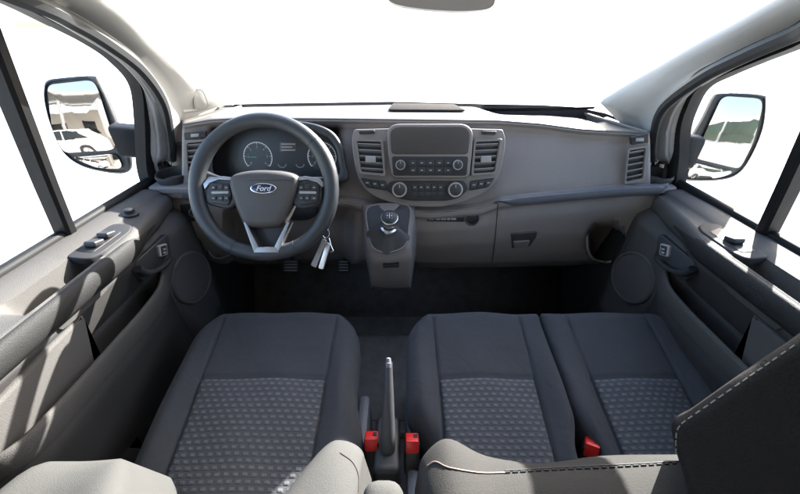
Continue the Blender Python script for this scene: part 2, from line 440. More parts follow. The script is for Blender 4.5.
# tweeter grille on the driver pillar
PLB = BVHTree.FromObject(pl, bpy.context.evaluated_depsgraph_get())
def plsnap(u, v, lift):
    d = ray(u, v).normalized(); h = PLB.ray_cast(EYE - W[pl.name], d)
    return (h[0] + W[pl.name] - EYE, h[1] if h[1].dot(d) < 0 else -h[1]) if h[0] is not None else (None, None)
gq = [plsnap(u, v, 0) for u, v in ((197, 89), (203, 91), (207.5, 103), (206.5, 107.5), (196, 109), (193.5, 100))]
if all(q[0] is not None for q in gq):
    gn = sum((q[1] for q in gq), V((0, 0, 0))).normalized()
    ol = sclosed([q[0] for q in gq], 4)
    m = MB(); m.add(*pad(ol, gn, -.012, .0012, .001)); tw = m.build('tweeter_cover', 'pillar', pl)
    m = MB(); m.add(*tube([p + gn * .001 for p in ol], .0010, 5, closed=True)); m.build('cover_gap', 'knob', tw)

# ================================================================== DASHBOARD
dash = thing('dashboard', 'dark grey plastic dashboard with radio, air vents and glovebox under the windscreen', 'dashboard', (XC, 1.15, -.85))
T_back = [(150, 112), (181, 118), (224, 105), (260, 104), (390, 102), (470, 104), (540, 105), (575, 107), (605, 113), (640, 127), (668, 130)]
T_lip = [(150, 126), (181, 124), (211, 119), (240, 117.5), (330, 118), (430, 119), (500, 120), (540, 123), (581, 128.5), (638, 132), (668, 133)]
T_strip = [(150, 188), (181, 189), (200, 190), (340, 197), (385, 205), (430, 209), (480, 205), (500, 198), (530, 194.5), (561, 191.5), (622, 186), (668, 184)]
T_bot = [(150, 262), (207, 262), (350, 262), (440, 266), (560, 264), (600, 262), (668, 262)]
T_ylip = [(150, 1.06), (200, 1.09), (260, 1.12), (560, 1.12), (630, 1.09), (668, 1.06)]
T_yst = [(150, 1.0), (220, 1.02), (350, 1.0), (400, .985), (460, .985), (520, 1.0), (600, 1.02), (668, 1.0)]
T_yback = [(150, 1.2), (181, 1.25), (224, 1.45), (260, 1.50), (400, 1.53), (560, 1.50), (605, 1.42), (640, 1.28), (668, 1.2)]
def dash_row(u):
    bk, lp, st, bt = (lerp_tab(T, u) for T in (T_back, T_lip, T_strip, T_bot))
    yl, ys, yb = lerp_tab(T_ylip, u), lerp_tab(T_yst, u), lerp_tab(T_yback, u)
    bk = min(bk, lp - 2)
    hw = min(2.4 + 7.6 * smooth(470, 505, u) * smooth(607, 596, u), (lp - bk) * .66)
    rows = [(bk, yb), (bk + hw, yb - .005), (bk * .3 + (lp - 1) * .7 + hw * .12, (yb + yl) / 2 - .02), (lp - .8, yl + .012), (lp + .4, yl + .002), (lp + 2.2, yl), (lp + 5, yl + .006), (lp + 12, yl + .006),
            ((lp + st) / 2, (yl + ys) / 2 + .022), (st - 8, ys + .036), (st - 1.5, ys + .030), (st, ys + .024), (st + 4, ys + .004), (st + 9, ys + .004), (st + 11, ys + .018),
            (st + 22, ys + .014), ((st + bt) / 2 + 8, ys + .03), (bt - 10, ys + .065), (bt - 3, ys + .09), (bt + 1.5, ys + .14), (bt + 2, ys + .24), (bt + 2, ys + .42)]
    return rows
NU, SUB = 170, 4
def dash_surface():
    us = [152 + (668 - 152) * i / (NU - 1) for i in range(NU)]
    cols = []; tv = []
    for u in us:
        r = dash_row(u); col = []
        for q, ((va, ya), (vb, yb)) in enumerate(zip(r, r[1:])):
            n_ = 14 if q < 3 else SUB
            for k in range(n_):
                t = k / n_; col.append((va + (vb - va) * t, ya + (yb - ya) * t))
        col.append(r[-1])
        col2 = []; bk, lp = r[0][0], r[2][0]
        for j, (v, y) in enumerate(col):
            # binnacle recess, bottle hollow, lower knee area behind the wheel
            mk = smooth(208, 220, u) * smooth(344, 334, u) * smooth(124, 132, v) * smooth(186, 176, v)
            y += .075 * mk
            e = ((u - 606) / 20) ** 2 + ((v - 243) / 20) ** 2
            y += .13 * smooth(1.15, .75, e) * smooth(222, 226, v)
            kn = smooth(222, 236, u) * smooth(358, 345, u) * smooth(204, 222, v)
            y += .16 * kn
            p = P(u, v, y=y)
            col2.append(p)
        cols.append(col2)
    n = len(cols[0]); vs = [p for c in cols for p in c]; fs = []; top = []; low = []; tr_ = []
    jt, js = 42 + 2 * SUB, 42 + 9 * SUB
    for i in range(NU - 1):
        for j in range(n - 1):
            a = i * n + j; q = [a, a + 1, a + n + 1, a + n]; u = us[i]
            if j < js - SUB and (u < 180.5 or u > 649): continue
            if j < 14 and 232 < u < 647: tr_.append(q)
            else: (top if j < jt else (fs if j < js else low)).append(q)
    ends = []
    for i in (next(k for k, u in enumerate(us) if u >= 180.5), next(k for k, u in enumerate(us) if u > 649)):
        ends.append([cols[i][j] for j in range(42, js)])
    return vs, top, fs, low, tr_, ends
dv, dtop, dmid, dlow, dtr, dends = dash_surface()
DB = BVHTree.FromPolygons(dv, dtop + dmid + dlow + dtr)
def used(fs):
    ids = sorted({i for f in fs for i in f}); k = {a: b for b, a in enumerate(ids)}
    return [dv[i] for i in ids], [[k[i] for i in f] for f in fs]
for nm, fs, mt in (('top_panel', dtop, 'dashtop'), ('face_panel', dmid, 'dash'), ('lower_panel', dlow, 'dashlow'), ('defroster_trough', dtr, 'matte')):
    v, f = used(fs); o = mo(nm, v, f, mt, dash, sharp=50)
    sd = o.modifiers.new('s', 'SOLIDIFY'); sd.thickness = .004; sd.offset = -1
for e, sx in zip(dends, (1, -1)):
    v, f = loft([e, [p + V((sx * .004, .012, 0)) for p in e], [p + V((sx * .03, .42, -.02)) for p in e]], False, False); mo('end_panel', v, f, 'dash', dash, sharp=50)
def dsnap(u, v, lift=.001): return snap(DB, u, v, lift)[0]
# ledge shelves carrying the cup holders
for us_, sx in (((150, 184), -1), ((646, 672), 1)):
    z0 = P(us_[0] if sx < 0 else us_[1], 187, y=1.02).z
    xa, xb = (XC - .84, -.60) if sx < 0 else (.72, XC + .84)
    m = MB(); m.add(*pad(rpoly([V((xa, 1.0, z0)), V((xb, 1.0, z0)), V((xb, 1.3, z0)), V((xa, 1.3, z0))], .02), V((0, 0, 1)), -.012, .004, .004)); m.build('ledge_shelf', 'dash', dash)
# blue grey trim strip along the ledge
def strip_ring(u, u0, u1):
    st = lerp_tab(T_strip, u); ys = lerp_tab(T_yst, u)
    k = smooth(u0, u0 + 25, u) * smooth(u1, u1 - 10, u)
    h = 1.0 + 7.0 * k
    c = [(st + .5, ys + .018), (st + 1.2, ys - .004), (st + 2.5, ys - .010), (st + h * .6 + 1.5, ys - .012), (st + h + 1.5, ys - .006), (st + h + 2.2, ys + .006), (st + h + 2, ys + .018)]
    return [P(u, v, y=y) for v, y in c]
v, f = loft([strip_ring(u, 494, 668) for u in range(494, 669, 3)]); mo('trim_strip', v, f, 'strip', dash, sharp=60)
v, f = loft([strip_ring(u, 150, 230) for u in range(182, 230, 3)]); mo('trim_strip', v, f, 'strip', dash, sharp=60)
# seam lines cut in the lower dash and face
m = MB()
for ln in (((345, 186), (352, 200), (380, 208), (430, 212), (470, 209), (497, 203)), ((498, 204), (496, 228), (494, 248), (492, 262)), ((508, 128), (507, 150), (503, 175), (497, 196)), ((516, 164), (560, 167), (618, 169))):
    pts = [dsnap(p.x, p.y, .0002) for p in scurve([V((a, b, 0)) for a, b in ln], 8)]
    pts = [p for p in pts if p is not None]
    m.add(*tube(pts, .0016, 5))
m.build('panel_seam', 'black', dash)
q = [dsnap(u, v, .003) for u, v in ((393, 105), (454, 105.5), (466, 112.5), (388, 112))]
n_up = V((0, -.2, .98))
m = MB(); m.add(*pad(rpoly(q, .02), n_up, 0, .006, .003)); m.build('tray_lid', 'matte', dash)

# --- instrument binnacle
CL = Plane(P(272, 150, y=1.10), (0, -.95, .30))
hood_o = [(206, 180), (206, 150), (214, 132), (232, 123), (265, 120.5), (305, 122), (330, 130), (342, 145), (346, 162), (345, 182), (300, 186), (250, 186)]
hood_i = [(216, 176), (214, 152), (222, 137), (238, 129.5), (266, 127), (303, 128.5), (324, 136), (335, 148), (338, 162), (337, 176), (300, 179), (250, 179)]
HP = Plane(P(272, 150, y=1.04), (0, -.90, .43))
oo = sclosed([HP.at(*p) for p in hood_o]); ii = sclosed([HP.at(*p) for p in hood_i]); bb = sclosed([CL.at(p[0], p[1] - 1, -.002) for p in hood_i]); ob = sclosed([CL.at(*p, -.01) for p in hood_o])
rings = [ob, [a.lerp(b, .8) for a, b in zip(ob, oo)], oo, [a * .75 + b * .25 + HP.n * .006 for a, b in zip(oo, ii)], [a * .3 + b * .7 + HP.n * .005 for a, b in zip(oo, ii)], ii, bb]
v, f = loft(rings, True, False); mo('instrument_hood', v, f, 'black', dash, sharp=60)
cl = MB(); cl.add(*pad(sclosed([CL.at(*p) for p in hood_i]), CL.n, -.006, .001, .001)); clo = cl.build('instrument_cluster', 'gauge', dash)
def arc_band(pl, c, r0, r1, a0, a1, h, seg=40):
    rows = []
    for k in range(seg + 1):
        a = R(a0 + (a1 - a0) * k / seg); d = pl.ex * math.cos(a) + pl.ey * math.sin(a)
        rows.append([c + d * r0 + pl.n * h, c + d * r1 + pl.n * h, c + d * r1, c + d * r0])
    return loft(rows)
def gauge(cu, cv, rad, digits):
    c = CL.at(cu, cv, .002)
    g = MB(); g.add(*lathe(c, CL.n, [(rad * .96, -.001), (rad * .96, .0006), (0, .0007)], 40))
    gg = g.build('gauge_dial', 'gauge', clo)
    g = MB(); g.add(*arc_band(CL, c, rad * .95, rad, -40, 220, .0012))
    for k in range(25):
        a = R(220 - 260 * k / 24); d = CL.ex * math.cos(a) + CL.ey * math.sin(a); e = CL.n.cross(d)
        w0 = .0007 if k % 4 == 0 else .0004; r0 = rad * (.82 if k % 4 == 0 else .89)
        q = [c + d * r0 + e * w0, c + d * rad * .95 + e * w0, c + d * rad * .95 - e * w0, c + d * r0 - e * w0]
        g.add(*pad(q, CL.n, .0003, .0013, .0001, 1))
    g.build('gauge_scale', 'white', clo)
    for k, t in enumerate(digits):
        a = R(220 - 260 * k / (len(digits) - 1)); d = CL.ex * math.cos(a) + CL.ey * math.sin(a)
        text(t, c + d * rad * .66 + CL.n * .001, CL.ex, CL.ey, rad * .24, 'greymark', clo, 'gauge_numeral')
    return c
c1 = gauge(258, 157, .047, ['0', '1', '2', '3', '4', '5', '6'])
c2 = gauge(322, 157, .047, ['0', '2', '4', '6', '8', '10', '12'])
for c, a, mt in ((c1, 182, 'teal'), (c2, 215, 'greymark')):
    d = CL.ex * math.cos(R(a)) + CL.ey * math.sin(R(a)); e = CL.n.cross(d)
    m = MB(); m.add(*pad([c + d * .004 + e * .001, c + d * .036 + e * .0005, c + d * .036 - e * .0005, c + d * .004 - e * .001], CL.n, .002, .0032, .0003, 1)); m.build('needle', mt, clo)
m = MB(); m.add(*pad([CL.at(*p) for p in ((280, 142), (297, 142), (297, 152), (280, 152))], CL.n, .001, .0025, .0005)); m.build('trip_display', 'screen', clo)
m = MB()
for k in range(3):
    y0 = 143.6 + k * 3; m.add(*pad([CL.at(*p) for p in ((281.5, y0), (295.5 - (k % 2) * 3, y0), (295.5 - (k % 2) * 3, y0 + 1.1), (281.5, y0 + 1.1))], CL.n, .0022, .003, .0001, 1))
m.build('display_line', 'greymark', clo)
for cu in (282, 300):
    m = MB(); c = CL.at(cu, 163, .002); m.add(*arc_band(CL, c, .014, .0155, 200, 340, .0012, 16))
    for a in (200, 235, 270, 305, 340):
        d = CL.ex * math.cos(R(a)) + CL.ey * math.sin(R(a)); e = CL.n.cross(d) * .0006
        m.add(*pad([c + d * .011 + e, c + d * .014 + e, c + d * .014 - e, c + d * .011 - e], CL.n, .0003, .0013, .0001, 1))
    m.build('small_gauge', 'greymark', clo)

# --- centre stack
SP = Plane(P(430, 165, y=1.02), (0, -.945, .327))
bz = [(353, 134), (372, 129), (484, 129), (504, 134), (502, 165), (494, 184), (478, 196), (452, 205), (430, 207), (402, 205), (376, 197), (362, 185), (355, 165)]
m = MB(); m.add(*pad(sclosed([SP.at(*p) for p in bz]), SP.n, -.10, .004, .004)); bez = m.build('centre_stack', 'bezel', dash)
def sp_pad(name, px, r, d0, d1, mt, parent, b=.0025, pl=SP):
    mm = MB(); mm.add(*pad(rpoly([pl.at(*p) for p in px], r), pl.n, d0, d1, b)); return mm.build(name, mt, parent)
# silver edged screen housing
sp_pad('screen_surround', ((394, 124.5), (464, 124.5), (472, 131), (471, 152), (468, 178), (392, 178), (388, 152), (387, 131)), .018, .002, .020, 'bezel', bez, .005)
sp_pad('screen', ((395.5, 127.5), (463, 127.5), (469, 133), (467, 154.5), (391.5, 154.5), (390, 133)), .014, .0185, .0215, 'screen', bez, .0012)
sp_pad('radio_panel', ((392, 156.5), (467, 156.5), (465.5, 175.5), (393.5, 175.5)), .008, .0185, .0215, 'black', bez, .0012)
m = MB()
for r in range(2):
    for k in range(5):
        m.add(*pad(rpoly([SP.at(409 + k * 8.6 + a, 160.5 + r * 7.2 + b_) for a, b_ in ((0, 0), (7.2, 0), (7.2, 5), (0, 5))], .002), SP.n, .021, .0236, .0008))
m.build('radio_button', 'softblack', bez)
m = MB()
for r in range(2):
    for k in range(5):
        uu, vv = 411.6 + k * 8.6, 162.5 + r * 7.2
        m.add(*pad([SP.at(uu + a, vv + b_) for a, b_ in ((0, 0), (2.2, 0), (2.2, .9), (0, .9))], SP.n, .0234, .0241, .0001, 1))
m.build('button_mark', 'greymark', bez)
def dial(u, v, r, h, ringmat, base, parent=bez, pl=SP, name='radio_knob'):
    c = pl.at(u, v, base)
    mm = MB(); mm.add(*lathe(c, pl.n, [(r, -.003), (r, h * .5), (r * .96, h), (r * .8, h * 1.02), (r * .78, h * .9)], 32)); k = mm.build(name, ringmat, parent)
    mm = MB(); mm.add(*lathe(c, pl.n, [(r * .79, 0), (r * .77, h * .93), (r * .6, h * 1.1), (0, h * 1.12)], 32)); mm.build('knob_cap', 'softblack', k)
    mm = MB(); a = pl.ex; b_ = pl.ey; cc = c + pl.n * (h * 1.12)
    mm.add(*pad([cc + b_ * r * .25 + a * r * .06, cc + b_ * r * .7 + a * r * .06, cc + b_ * r * .7 - a * r * .06, cc + b_ * r * .25 - a * r * .06], pl.n, -.0006, .0007, .0001, 1)); mm.build('knob_mark', 'greymark', k)
    return k
dial(400.5, 165, .0150, .012, 'knob', .0215); dial(457.5, 165, .0150, .012, 'knob', .0215)
sp_pad('climate_panel', ((390, 181), (464, 181), (468, 189), (458, 198), (446, 200.5), (412, 200.5), (398, 198), (386, 189)), .012, .002, .010, 'black', bez, .003)
dial(399.5, 189.5, .0235, .012, 'silver', .010, name='climate_dial'); dial(455, 189.5, .0235, .012, 'silver', .010, name='climate_dial')
m = MB()
for k in range(5):
    m.add(*pad(rpoly([SP.at(412 + k * 6.4 + a, 184.5 + b_) for a, b_ in ((0, 0), (5.4, 0), (5.4, 5.5), (0, 5.5))], .002), SP.n, .0095, .0122, .0008))
    m.add(*pad(rpoly([SP.at(412 + k * 6.4 + a, 191.5 + b_) for a, b_ in ((0, 0), (5.4, 0), (5.4, 4), (0, 4))], .002), SP.n, .0095, .0116, .0008))
m.build('climate_button', 'softblack', bez)
m = MB()
for k in range(5): m.add(*pad([SP.at(413.6 + k * 6.4 + a, 186.5 + b_) for a, b_ in ((0, 0), (2, 0), (2, 1), (0, 1))], SP.n, .0121, .0127, .0001, 1))
m.build('button_mark', 'greymark', bez)

def vent(outline, pl, nsl, parent, tab, name='air_vent', lean=0.0):
    """outline: 4 pixel corners TL,TR,BR,BL"""
    of = .0045 if pl is SP else 0.0
    out = rpoly([pl.at(*p) for p in outline], .008, 4)
    cu = sum(p[0] for p in outline) / 4; cv = sum(p[1] for p in outline) / 4
    inn = [(cu + (p[0] - cu) * .84, cv + (p[1] - cv) * .86) for p in outline]
    ip = rpoly([pl.at(*p) for p in inn], .006, 4)
    mm = MB(); mm.add(*ring_pad(out, ip, pl.n, -.004, .014 + of)); fr = mm.build(name, 'bezel', parent)
    mm = MB(); mm.add(*pad(ip, pl.n, -.003, .0005 + of, .0002, 1)); mm.build('vent_back', 'rubber', fr)
    for k in range(nsl):
        t = (k + .5) / nsl
        l0 = V((*inn[0], 0)).lerp(V((*inn[3], 0)), t); r0 = V((*inn[1], 0)).lerp(V((*inn[2], 0)), t)
        a, b_ = pl.at(l0.x, l0.y, .006 + of), pl.at(r0.x, r0.y, .006 + of); e = (b_ - a).normalized(); up = pl.n.cross(e)
        dpt = (pl.n * .9 + up * .5).normalized()
        rows = [[p + dpt * .0062 + up * .0012, p + dpt * .0062 - up * .0012, p - dpt * .0062 - up * .0014, p - dpt * .0062 + up * .0014] for p in (a, b_)]
        mm = MB(); mm.add(*loft(rows)); mm.build('slat', 'slat', fr)
    if tab:
        mm = MB(); mm.add(*pad(rpoly([pl.at(cu + a, cv + b_) for a, b_ in ((-5, -1), (5, -1), (5, 5.5), (-5, 5.5))], .003), pl.n, .006 + of, .0165 + of, .002)); mm.build('vent_tab', 'knob', fr)
    return fr
vent(((355, 139), (383, 140), (386, 176), (360, 174)), SP, 5, bez, True)
vent(((473, 140), (501, 139), (495, 174), (470, 176)), SP, 5, bez, True)
for L_ in (((361, 178), (386, 181), (387, 190.5), (367, 187)), ((470, 181), (494, 178), (488, 187), (469, 190.5))):
    b = sp_pad('button_row', L_, .004, .003, .009, 'black', bez, .002)
    m = MB()
    for k in range(3):
        A0 = V((*L_[0], 0)).lerp(V((*L_[1], 0)), (k + .12) / 3); A1 = V((*L_[0], 0)).lerp(V((*L_[1], 0)), (k + .9) / 3)
        B0 = V((*L_[3], 0)).lerp(V((*L_[2], 0)), (k + .12) / 3); B1 = V((*L_[3], 0)).lerp(V((*L_[2], 0)), (k + .9) / 3)
        q = [A0.lerp(B0, .15), A1.lerp(B1, .15), A1.lerp(B1, .85), A0.lerp(B0, .85)]
        m.add(*pad([SP.at(p.x, p.y) for p in q], SP.n, .0088, .0112, .0008))
    m.build('push_button', 'softblack', b)
    m = MB()
    for k in range(3):
        c = V((*L_[0], 0)).lerp(V((*L_[1], 0)), (k + .5) / 3).lerp(V((*L_[3], 0)).lerp(V((*L_[2], 0)), (k + .5) / 3), .45)
        m.add(*pad([SP.at(c.x + a, c.y + b_) for a, b_ in ((-1.4, -.5), (1.4, -.5), (1.4, .5), (-1.4, .5))], SP.n, .011, .0117, .0001, 1))
    m.build('button_mark', 'greymark', b)
for L_ in (((359, 131), (375, 130.5), (375, 134), (360, 134.5)), ((481, 131), (496, 131.5), (495, 135), (481, 134.5))):
    sp_pad('vent_closer', L_, .004, .002, .010, 'black', bez, .002)
# end vents
EL = Plane(P(193, 150, y=1.055), (.25, -.93, .2)); ER = Plane(P(634, 155, y=1.055), (-.28, -.93, .2))
vent(((186, 141), (206, 139), (207, 172), (188, 174)), EL, 5, dash, False, 'end_vent')
vent(((627, 148), (646, 145), (643, 180), (623, 184)), ER, 5, dash, False, 'end_vent')
for pl, L_ in ((EL, ((184, 133), (206, 131), (207, 138), (185, 140))), (ER, ((630, 137), (648, 134), (648, 142.5), (631, 145)))):
    b = sp_pad('end_button', L_, .004, -.01, .006, 'black', dash, .002, pl)
    c = [V((*p, 0)) for p in L_]; cc = (c[0] + c[2]) / 2
    mm = MB(); mm.add(*pad([pl.at(cc.x + a, cc.y + b_) for a, b_ in ((-4, -1.6), (4, -2), (4, 1.2), (-4, 1.6))], pl.n, .0055, .0085, .001)); mm.build('button_face', 'knob', b)
# cup holders at both ends
def cup(u, v, ru, name='cup_holder'):
    c = P(u, v, z=-.408); r = ru / FPX * (c.length / ray(u, v).length)
    mm = MB(); n = V((0, -.12, 1)).normalized()
    mm.add(*lathe(c, n, [(r * .95, -.09), (r * 1.02, -.02), (r * 1.06, 0), (r * 1.03, .006), (r * .94, .006), (r * .90, 0), (r * .84, -.075), (0, -.078)], 32)); o = mm.build(name, 'softblack', dash)
    return o
cup(173, 174, 15); cup(657, 174, 14)
# light switch panel
LP = Plane(P(189, 213, y=1.025), (.15, -.95, .2))
b = sp_pad('light_switch', ((180, 204), (200, 202), (203, 220), (184, 222)), .006, -.01, .006, 'black', dash, .002, LP)
dial(195, 212, .016, .012, 'silver', .006, b, LP, 'switch_knob')
# passenger airbag indicator, socket, latch
q, nn = snap(DB, 450, 219)
AP = Plane(q, nn)
b = sp_pad('airbag_indicator', ((427, 215.5), (464, 216), (464, 221.5), (427, 221)), .004, -.002, .003, 'black', dash, .001, AP)
m = MB()
for a0, a1 in ((429, 433.5), (436, 440), (441, 446), (447, 450), (451, 456)): m.add(*pad([AP.at(*p) for p in ((a0, 217.6), (a1, 217.7), (a1, 219.6), (a0, 219.5))], AP.n, .0028, .0036, .0001, 1))
m.build('indicator_mark', 'greymark', b)
q, nn = snap(DB, 472, 219); m = MB(); m.add(*lathe(q, nn, [(.023, -.004), (.023, .004), (.020, .006), (.017, .005), (.016, .001)], 28)); b = m.build('power_socket', 'softblack', dash)
m = MB(); m.add(*lathe(q, nn, [(.016, .0), (.0155, .004), (.010, .0055), (.009, .003), (0, .003)], 28)); m.build('socket_cap', 'black', b)
q, nn = snap(DB, 524, 240); GP = Plane(q, nn)
b = sp_pad('glovebox_latch', ((511, 234), (537, 232), (536, 237), (529, 246.5), (512, 248)), .004, -.02, .002, 'hub', dash, .001, GP)
sp_pad('latch_paddle', ((513, 240.5), (529.5, 239.5), (527.5, 246), (514, 247)), .004, .001, .007, 'dash', b, .002, GP)
m = MB()
pts = [P(p.x, p.y, y=lerp_tab(((587, 1.045), (606, 1.085), (627, 1.05)), p.x)) for p in scurve([V((*a, 0)) for a in ((587, 236), (588, 250), (594, 259), (606, 262), (618, 259), (624, 246), (627, 232))], 6)]
m.add(*tube([p for p in pts if p], .0045, 8)); m.build('bottle_hollow_rim', 'dashlow', dash)
# lower driver side: pocket rim
m = MB(); pts = scurve([P(*a, y=1.08) for a in ((207, 238), (209, 252), (216, 258), (228, 256), (236, 248))], 6); m.add(*tube(pts, .004, 8)); m.build('pocket_rim', 'dash', dash)
# steering column shroud and stalks
SWC = P(264, 188.5, t=.864); SWN = V((0, -.86, .51)).normalized()
m = MB()
rings = []
for k, (d, rx, ry) in enumerate(((.03, .045, .04), (.07, .062, .058), (.14, .068, .066), (.30, .07, .07))):
    c = SWC - SWN * d; ey = SWN.cross(V((1, 0, 0))).normalized() * 1
    rings.append([c + V((1, 0, 0)) * rx * math.copysign(abs(math.cos(a)) ** .7, math.cos(a)) + ey * ry * math.copysign(abs(math.sin(a)) ** .7, math.sin(a)) for a in [2 * math.pi * i / 28 for i in range(28)]])
m.add(*loft(rings)); m.build('column_shroud', 'softblack', dash)
for pts in (((238, 187), (226, 180), (212, 176), (205, 174)), ((238, 187), (222, 182), (206, 182), (200, 184)), ((290, 187), (318, 180), (330, 178), (338, 177))):
    pp = scurve([P(a, b_, t=.95) for a, b_ in pts], 5); m = MB(); m.add(*tube(pp, lambda s: .006 + .005 * smooth(.4, .9, s), 10, flat=.8)); m.build('column_stalk', 'black', dash)
c = P(323, 226, t=.97); m = MB(); m.add(*lathe(c, V((.2, -.9, .3)), [(.018, -.05), (.018, .0), (.015, .004), (.006, .004), (.005, .001)], 24)); m.build('ignition_lock', 'knob', dash)

# --- gear console
GL = Plane(P(388, 232, y=.915), (0, -.66, .75))
m = MB()
cons = [[P(u, v, y=y) for u, v, y in r] for r in (
    ((359, 200, 1.05), (388, 199, 1.05), (418, 200, 1.05), (420, 206, 1.08), (359, 206, 1.08)),
    ((362, 206, .985), (388, 203, .975), (414, 205, .985), (418, 215, 1.06), (360, 215, 1.06)),
    ((364, 226, .94), (388, 226, .93), (413, 224, .94), (420, 235, 1.06), (360, 236, 1.06)),
    ((367, 248, .885), (388, 254, .87), (411, 246, .885), (417, 252, 1.06), (364, 254, 1.06)),
    ((369, 258, .875), (388, 262, .865), (412, 256, .88), (415, 262, 1.06), (367, 264, 1.06)),
    ((372, 285, .93), (388, 288, .925), (409, 286, .935), (411, 290, 1.06), (371, 290, 1.06)))]
def dens(r): return rpoly(r, .022, 4)
rr = [dens(r) for r in cons]
fine = []
for a, b_ in zip(rr, rr[1:]):
    for k in range(4): fine.append([p.lerp(q, k / 4) for p, q in zip(a, b_)])
fine.append(rr[-1])
m.add(*loft(fine)); gcons = m.build('gear_console', 'dash', dash, sharp=50)
GCB = m.bvh()
def gsn(u, v, l=.0): return snap(GCB, u, v, l)[0]
m = MB(); q = [(367.5, 209), (388, 205), (409, 207.5), (408.5, 228), (405, 246), (388, 253), (373, 248), (368, 230)]
ol = sclosed([GL.at(*p) for p in q], 4); m.add(*pad(ol, GL.n, -.012, .006, .004)); m.build('gear_plate', 'black', gcons)
m = MB(); m.add(*tube([p + GL.n * .006 for p in ol], .0028, 6, closed=True)); m.build('gear_plate_rim', 'bezel', gcons)
m = MB(); q = [gsn(u, v, .004) for u, v in ((413, 219), (420, 214), (414, 240), (407, 252), (403, 250))]
if all(q): m.add(*pad(rpoly(q, .006), V((-.2, -.8, .5)), -.002, .004, .002)); m.build('card_slot', 'rubber', gcons); mm = MB(); mm.add(*tube(scurve([gsn(u, v, .006) or q[0] for u, v in ((415, 217), (416, 235), (410, 251))], 6), .005, 8)); mm.build('slot_rim', 'dash', gcons)
m = MB(); q = [P(u, v, y=.862) for u, v in ((383, 264.5), (399, 264), (399, 267), (383, 267.5))]; m.add(*pad(q, V((0, -1, .15)), -.02, .004, .001)); m.build('console_slot', 'rubber', gcons)

# ================================================================== STEERING WHEEL
sw = thing('steering_wheel', 'dark leather steering wheel with blue oval badge in front of the gauges', 'steering wheel', SWC)
WP = Plane(SWC, SWN)
RM, rm = .171, .0185
rings = []
for k in range(96):
    a = 2 * math.pi * k / 96; d = WP.ex * math.cos(a) + WP.ey * math.sin(a)
    flat = 1 - .03 * smooth(-.8, -1, math.sin(a))
    rr_ = rm * (1 + .10 * max(0, math.cos(2 * (a - R(25)))) ** 6 + .10 * max(0, math.cos(2 * (a - R(155)))) ** 6)
    rings.append([SWC + d * (RM * flat + rr_ * math.cos(b_)) + SWN * (rr_ * .86 * math.sin(b_)) for b_ in [2 * math.pi * i / 18 for i in range(18)]])
rings.append(rings[0]); v, f = loft(rings, True, False); rim = mo('rim', v, f, 'wheel', sw, sharp=180)
for a in (R(42), R(138), R(-62), R(-118)):
    m = MB(); d = WP.ex * math.cos(a) + WP.ey * math.sin(a); rf = RM * (1 - .03 * smooth(-.8, -1, math.sin(a)))
    m.add(*tube([SWC + d * (rf + rm * 1.01 * math.cos(b_)) + SWN * (rm * .875 * math.sin(b_)) for b_ in [2 * math.pi * i / 20 for i in range(20)]], .0009, 5, closed=True)); m.build('rim_seam', 'rubber', rim)

hubp = [(234, 176), (246, 172), (264, 170.5), (283, 172), (297, 176), (299, 184), (294, 200), (287, 216), (281, 226), (264, 228), (248, 226), (241, 216), (235, 200), (231, 184)]
m = MB(); ol = sclosed([WP.at(*p) for p in hubp], 4); m.add(*pad(ol, SWN, -.035, .020, .018, 6)); hub = m.build('airbag_cover', 'hub', sw, sharp=70)
for pts, nm in ((((204, 176), (236, 178), (238, 204), (228, 210), (205, 204)), 1), (((294, 178), (324, 176), (323, 204), (301, 210), (291, 204)), -1)):
    m = MB(); m.add(*pad(rpoly([WP.at(*p) for p in pts], .016), SWN, -.022, .002, .008, 4)); spk = m.build('spoke', 'wheel', sw, sharp=70)
    cx = 222 if nm > 0 else 308
    m = MB(); m.add(*pad(rpoly([WP.at(cx + nm * a, 193 + b_) for a, b_ in ((-12, -11), (8, -9), (11, 2), (8, 13), (-11, 10))], .010), SWN, .001, .006, .003)); bp = m.build('button_pad', 'black', spk)
    m = MB()
    for a, b_ in ((-7, -5), (0, -6), (6, -5), (-7, 5.5), (0, 5.5), (6, 5.5)): m.add(*pad(rpoly([WP.at(cx + nm * a + p, 193 + b_ + q) for p, q in ((-2.6, -2.2), (2.6, -2.2), (2.6, 2.2), (-2.6, 2.2))], .003), SWN, .005, .0085, .0012))
    m.build('spoke_button', 'softblack', spk)
    m = MB()
    for a, b_ in ((-7, -5), (6, -5), (-7, 5.5), (0, 5.5), (6, 5.5)): m.add(*pad([WP.at(cx + nm * a + p, 193 + b_ + q) for p, q in ((-1, -.45), (1, -.45), (1, .45), (-1, .45))], SWN, .0084, .0091, .0001, 1))
    m.add(*pad(rpoly([WP.at(cx + nm * p, 193 + q) for p, q in ((-9, -1.2), (8, -1.6), (8, 1.0), (-9, 1.2))], .002), SWN, .0055, .0082, .001))
    m.build('button_mark', 'greymark', spk)
    # satin blade at the top of the spoke
    tp = ((204, 184), (209, 178.5), (224, 176.5), (234, 178), (233, 181), (220, 180), (211, 183.5), (206, 190)) if nm > 0 else ((296, 178), (306, 176.5), (320, 178.5), (325, 184), (323, 188), (318, 183), (308, 180), (297, 181))
    m = MB(); m.add(*pad([WP.at(*p) for p in tp], SWN, .0, .0065, .002)); m.build('spoke_trim', 'satin', spk)
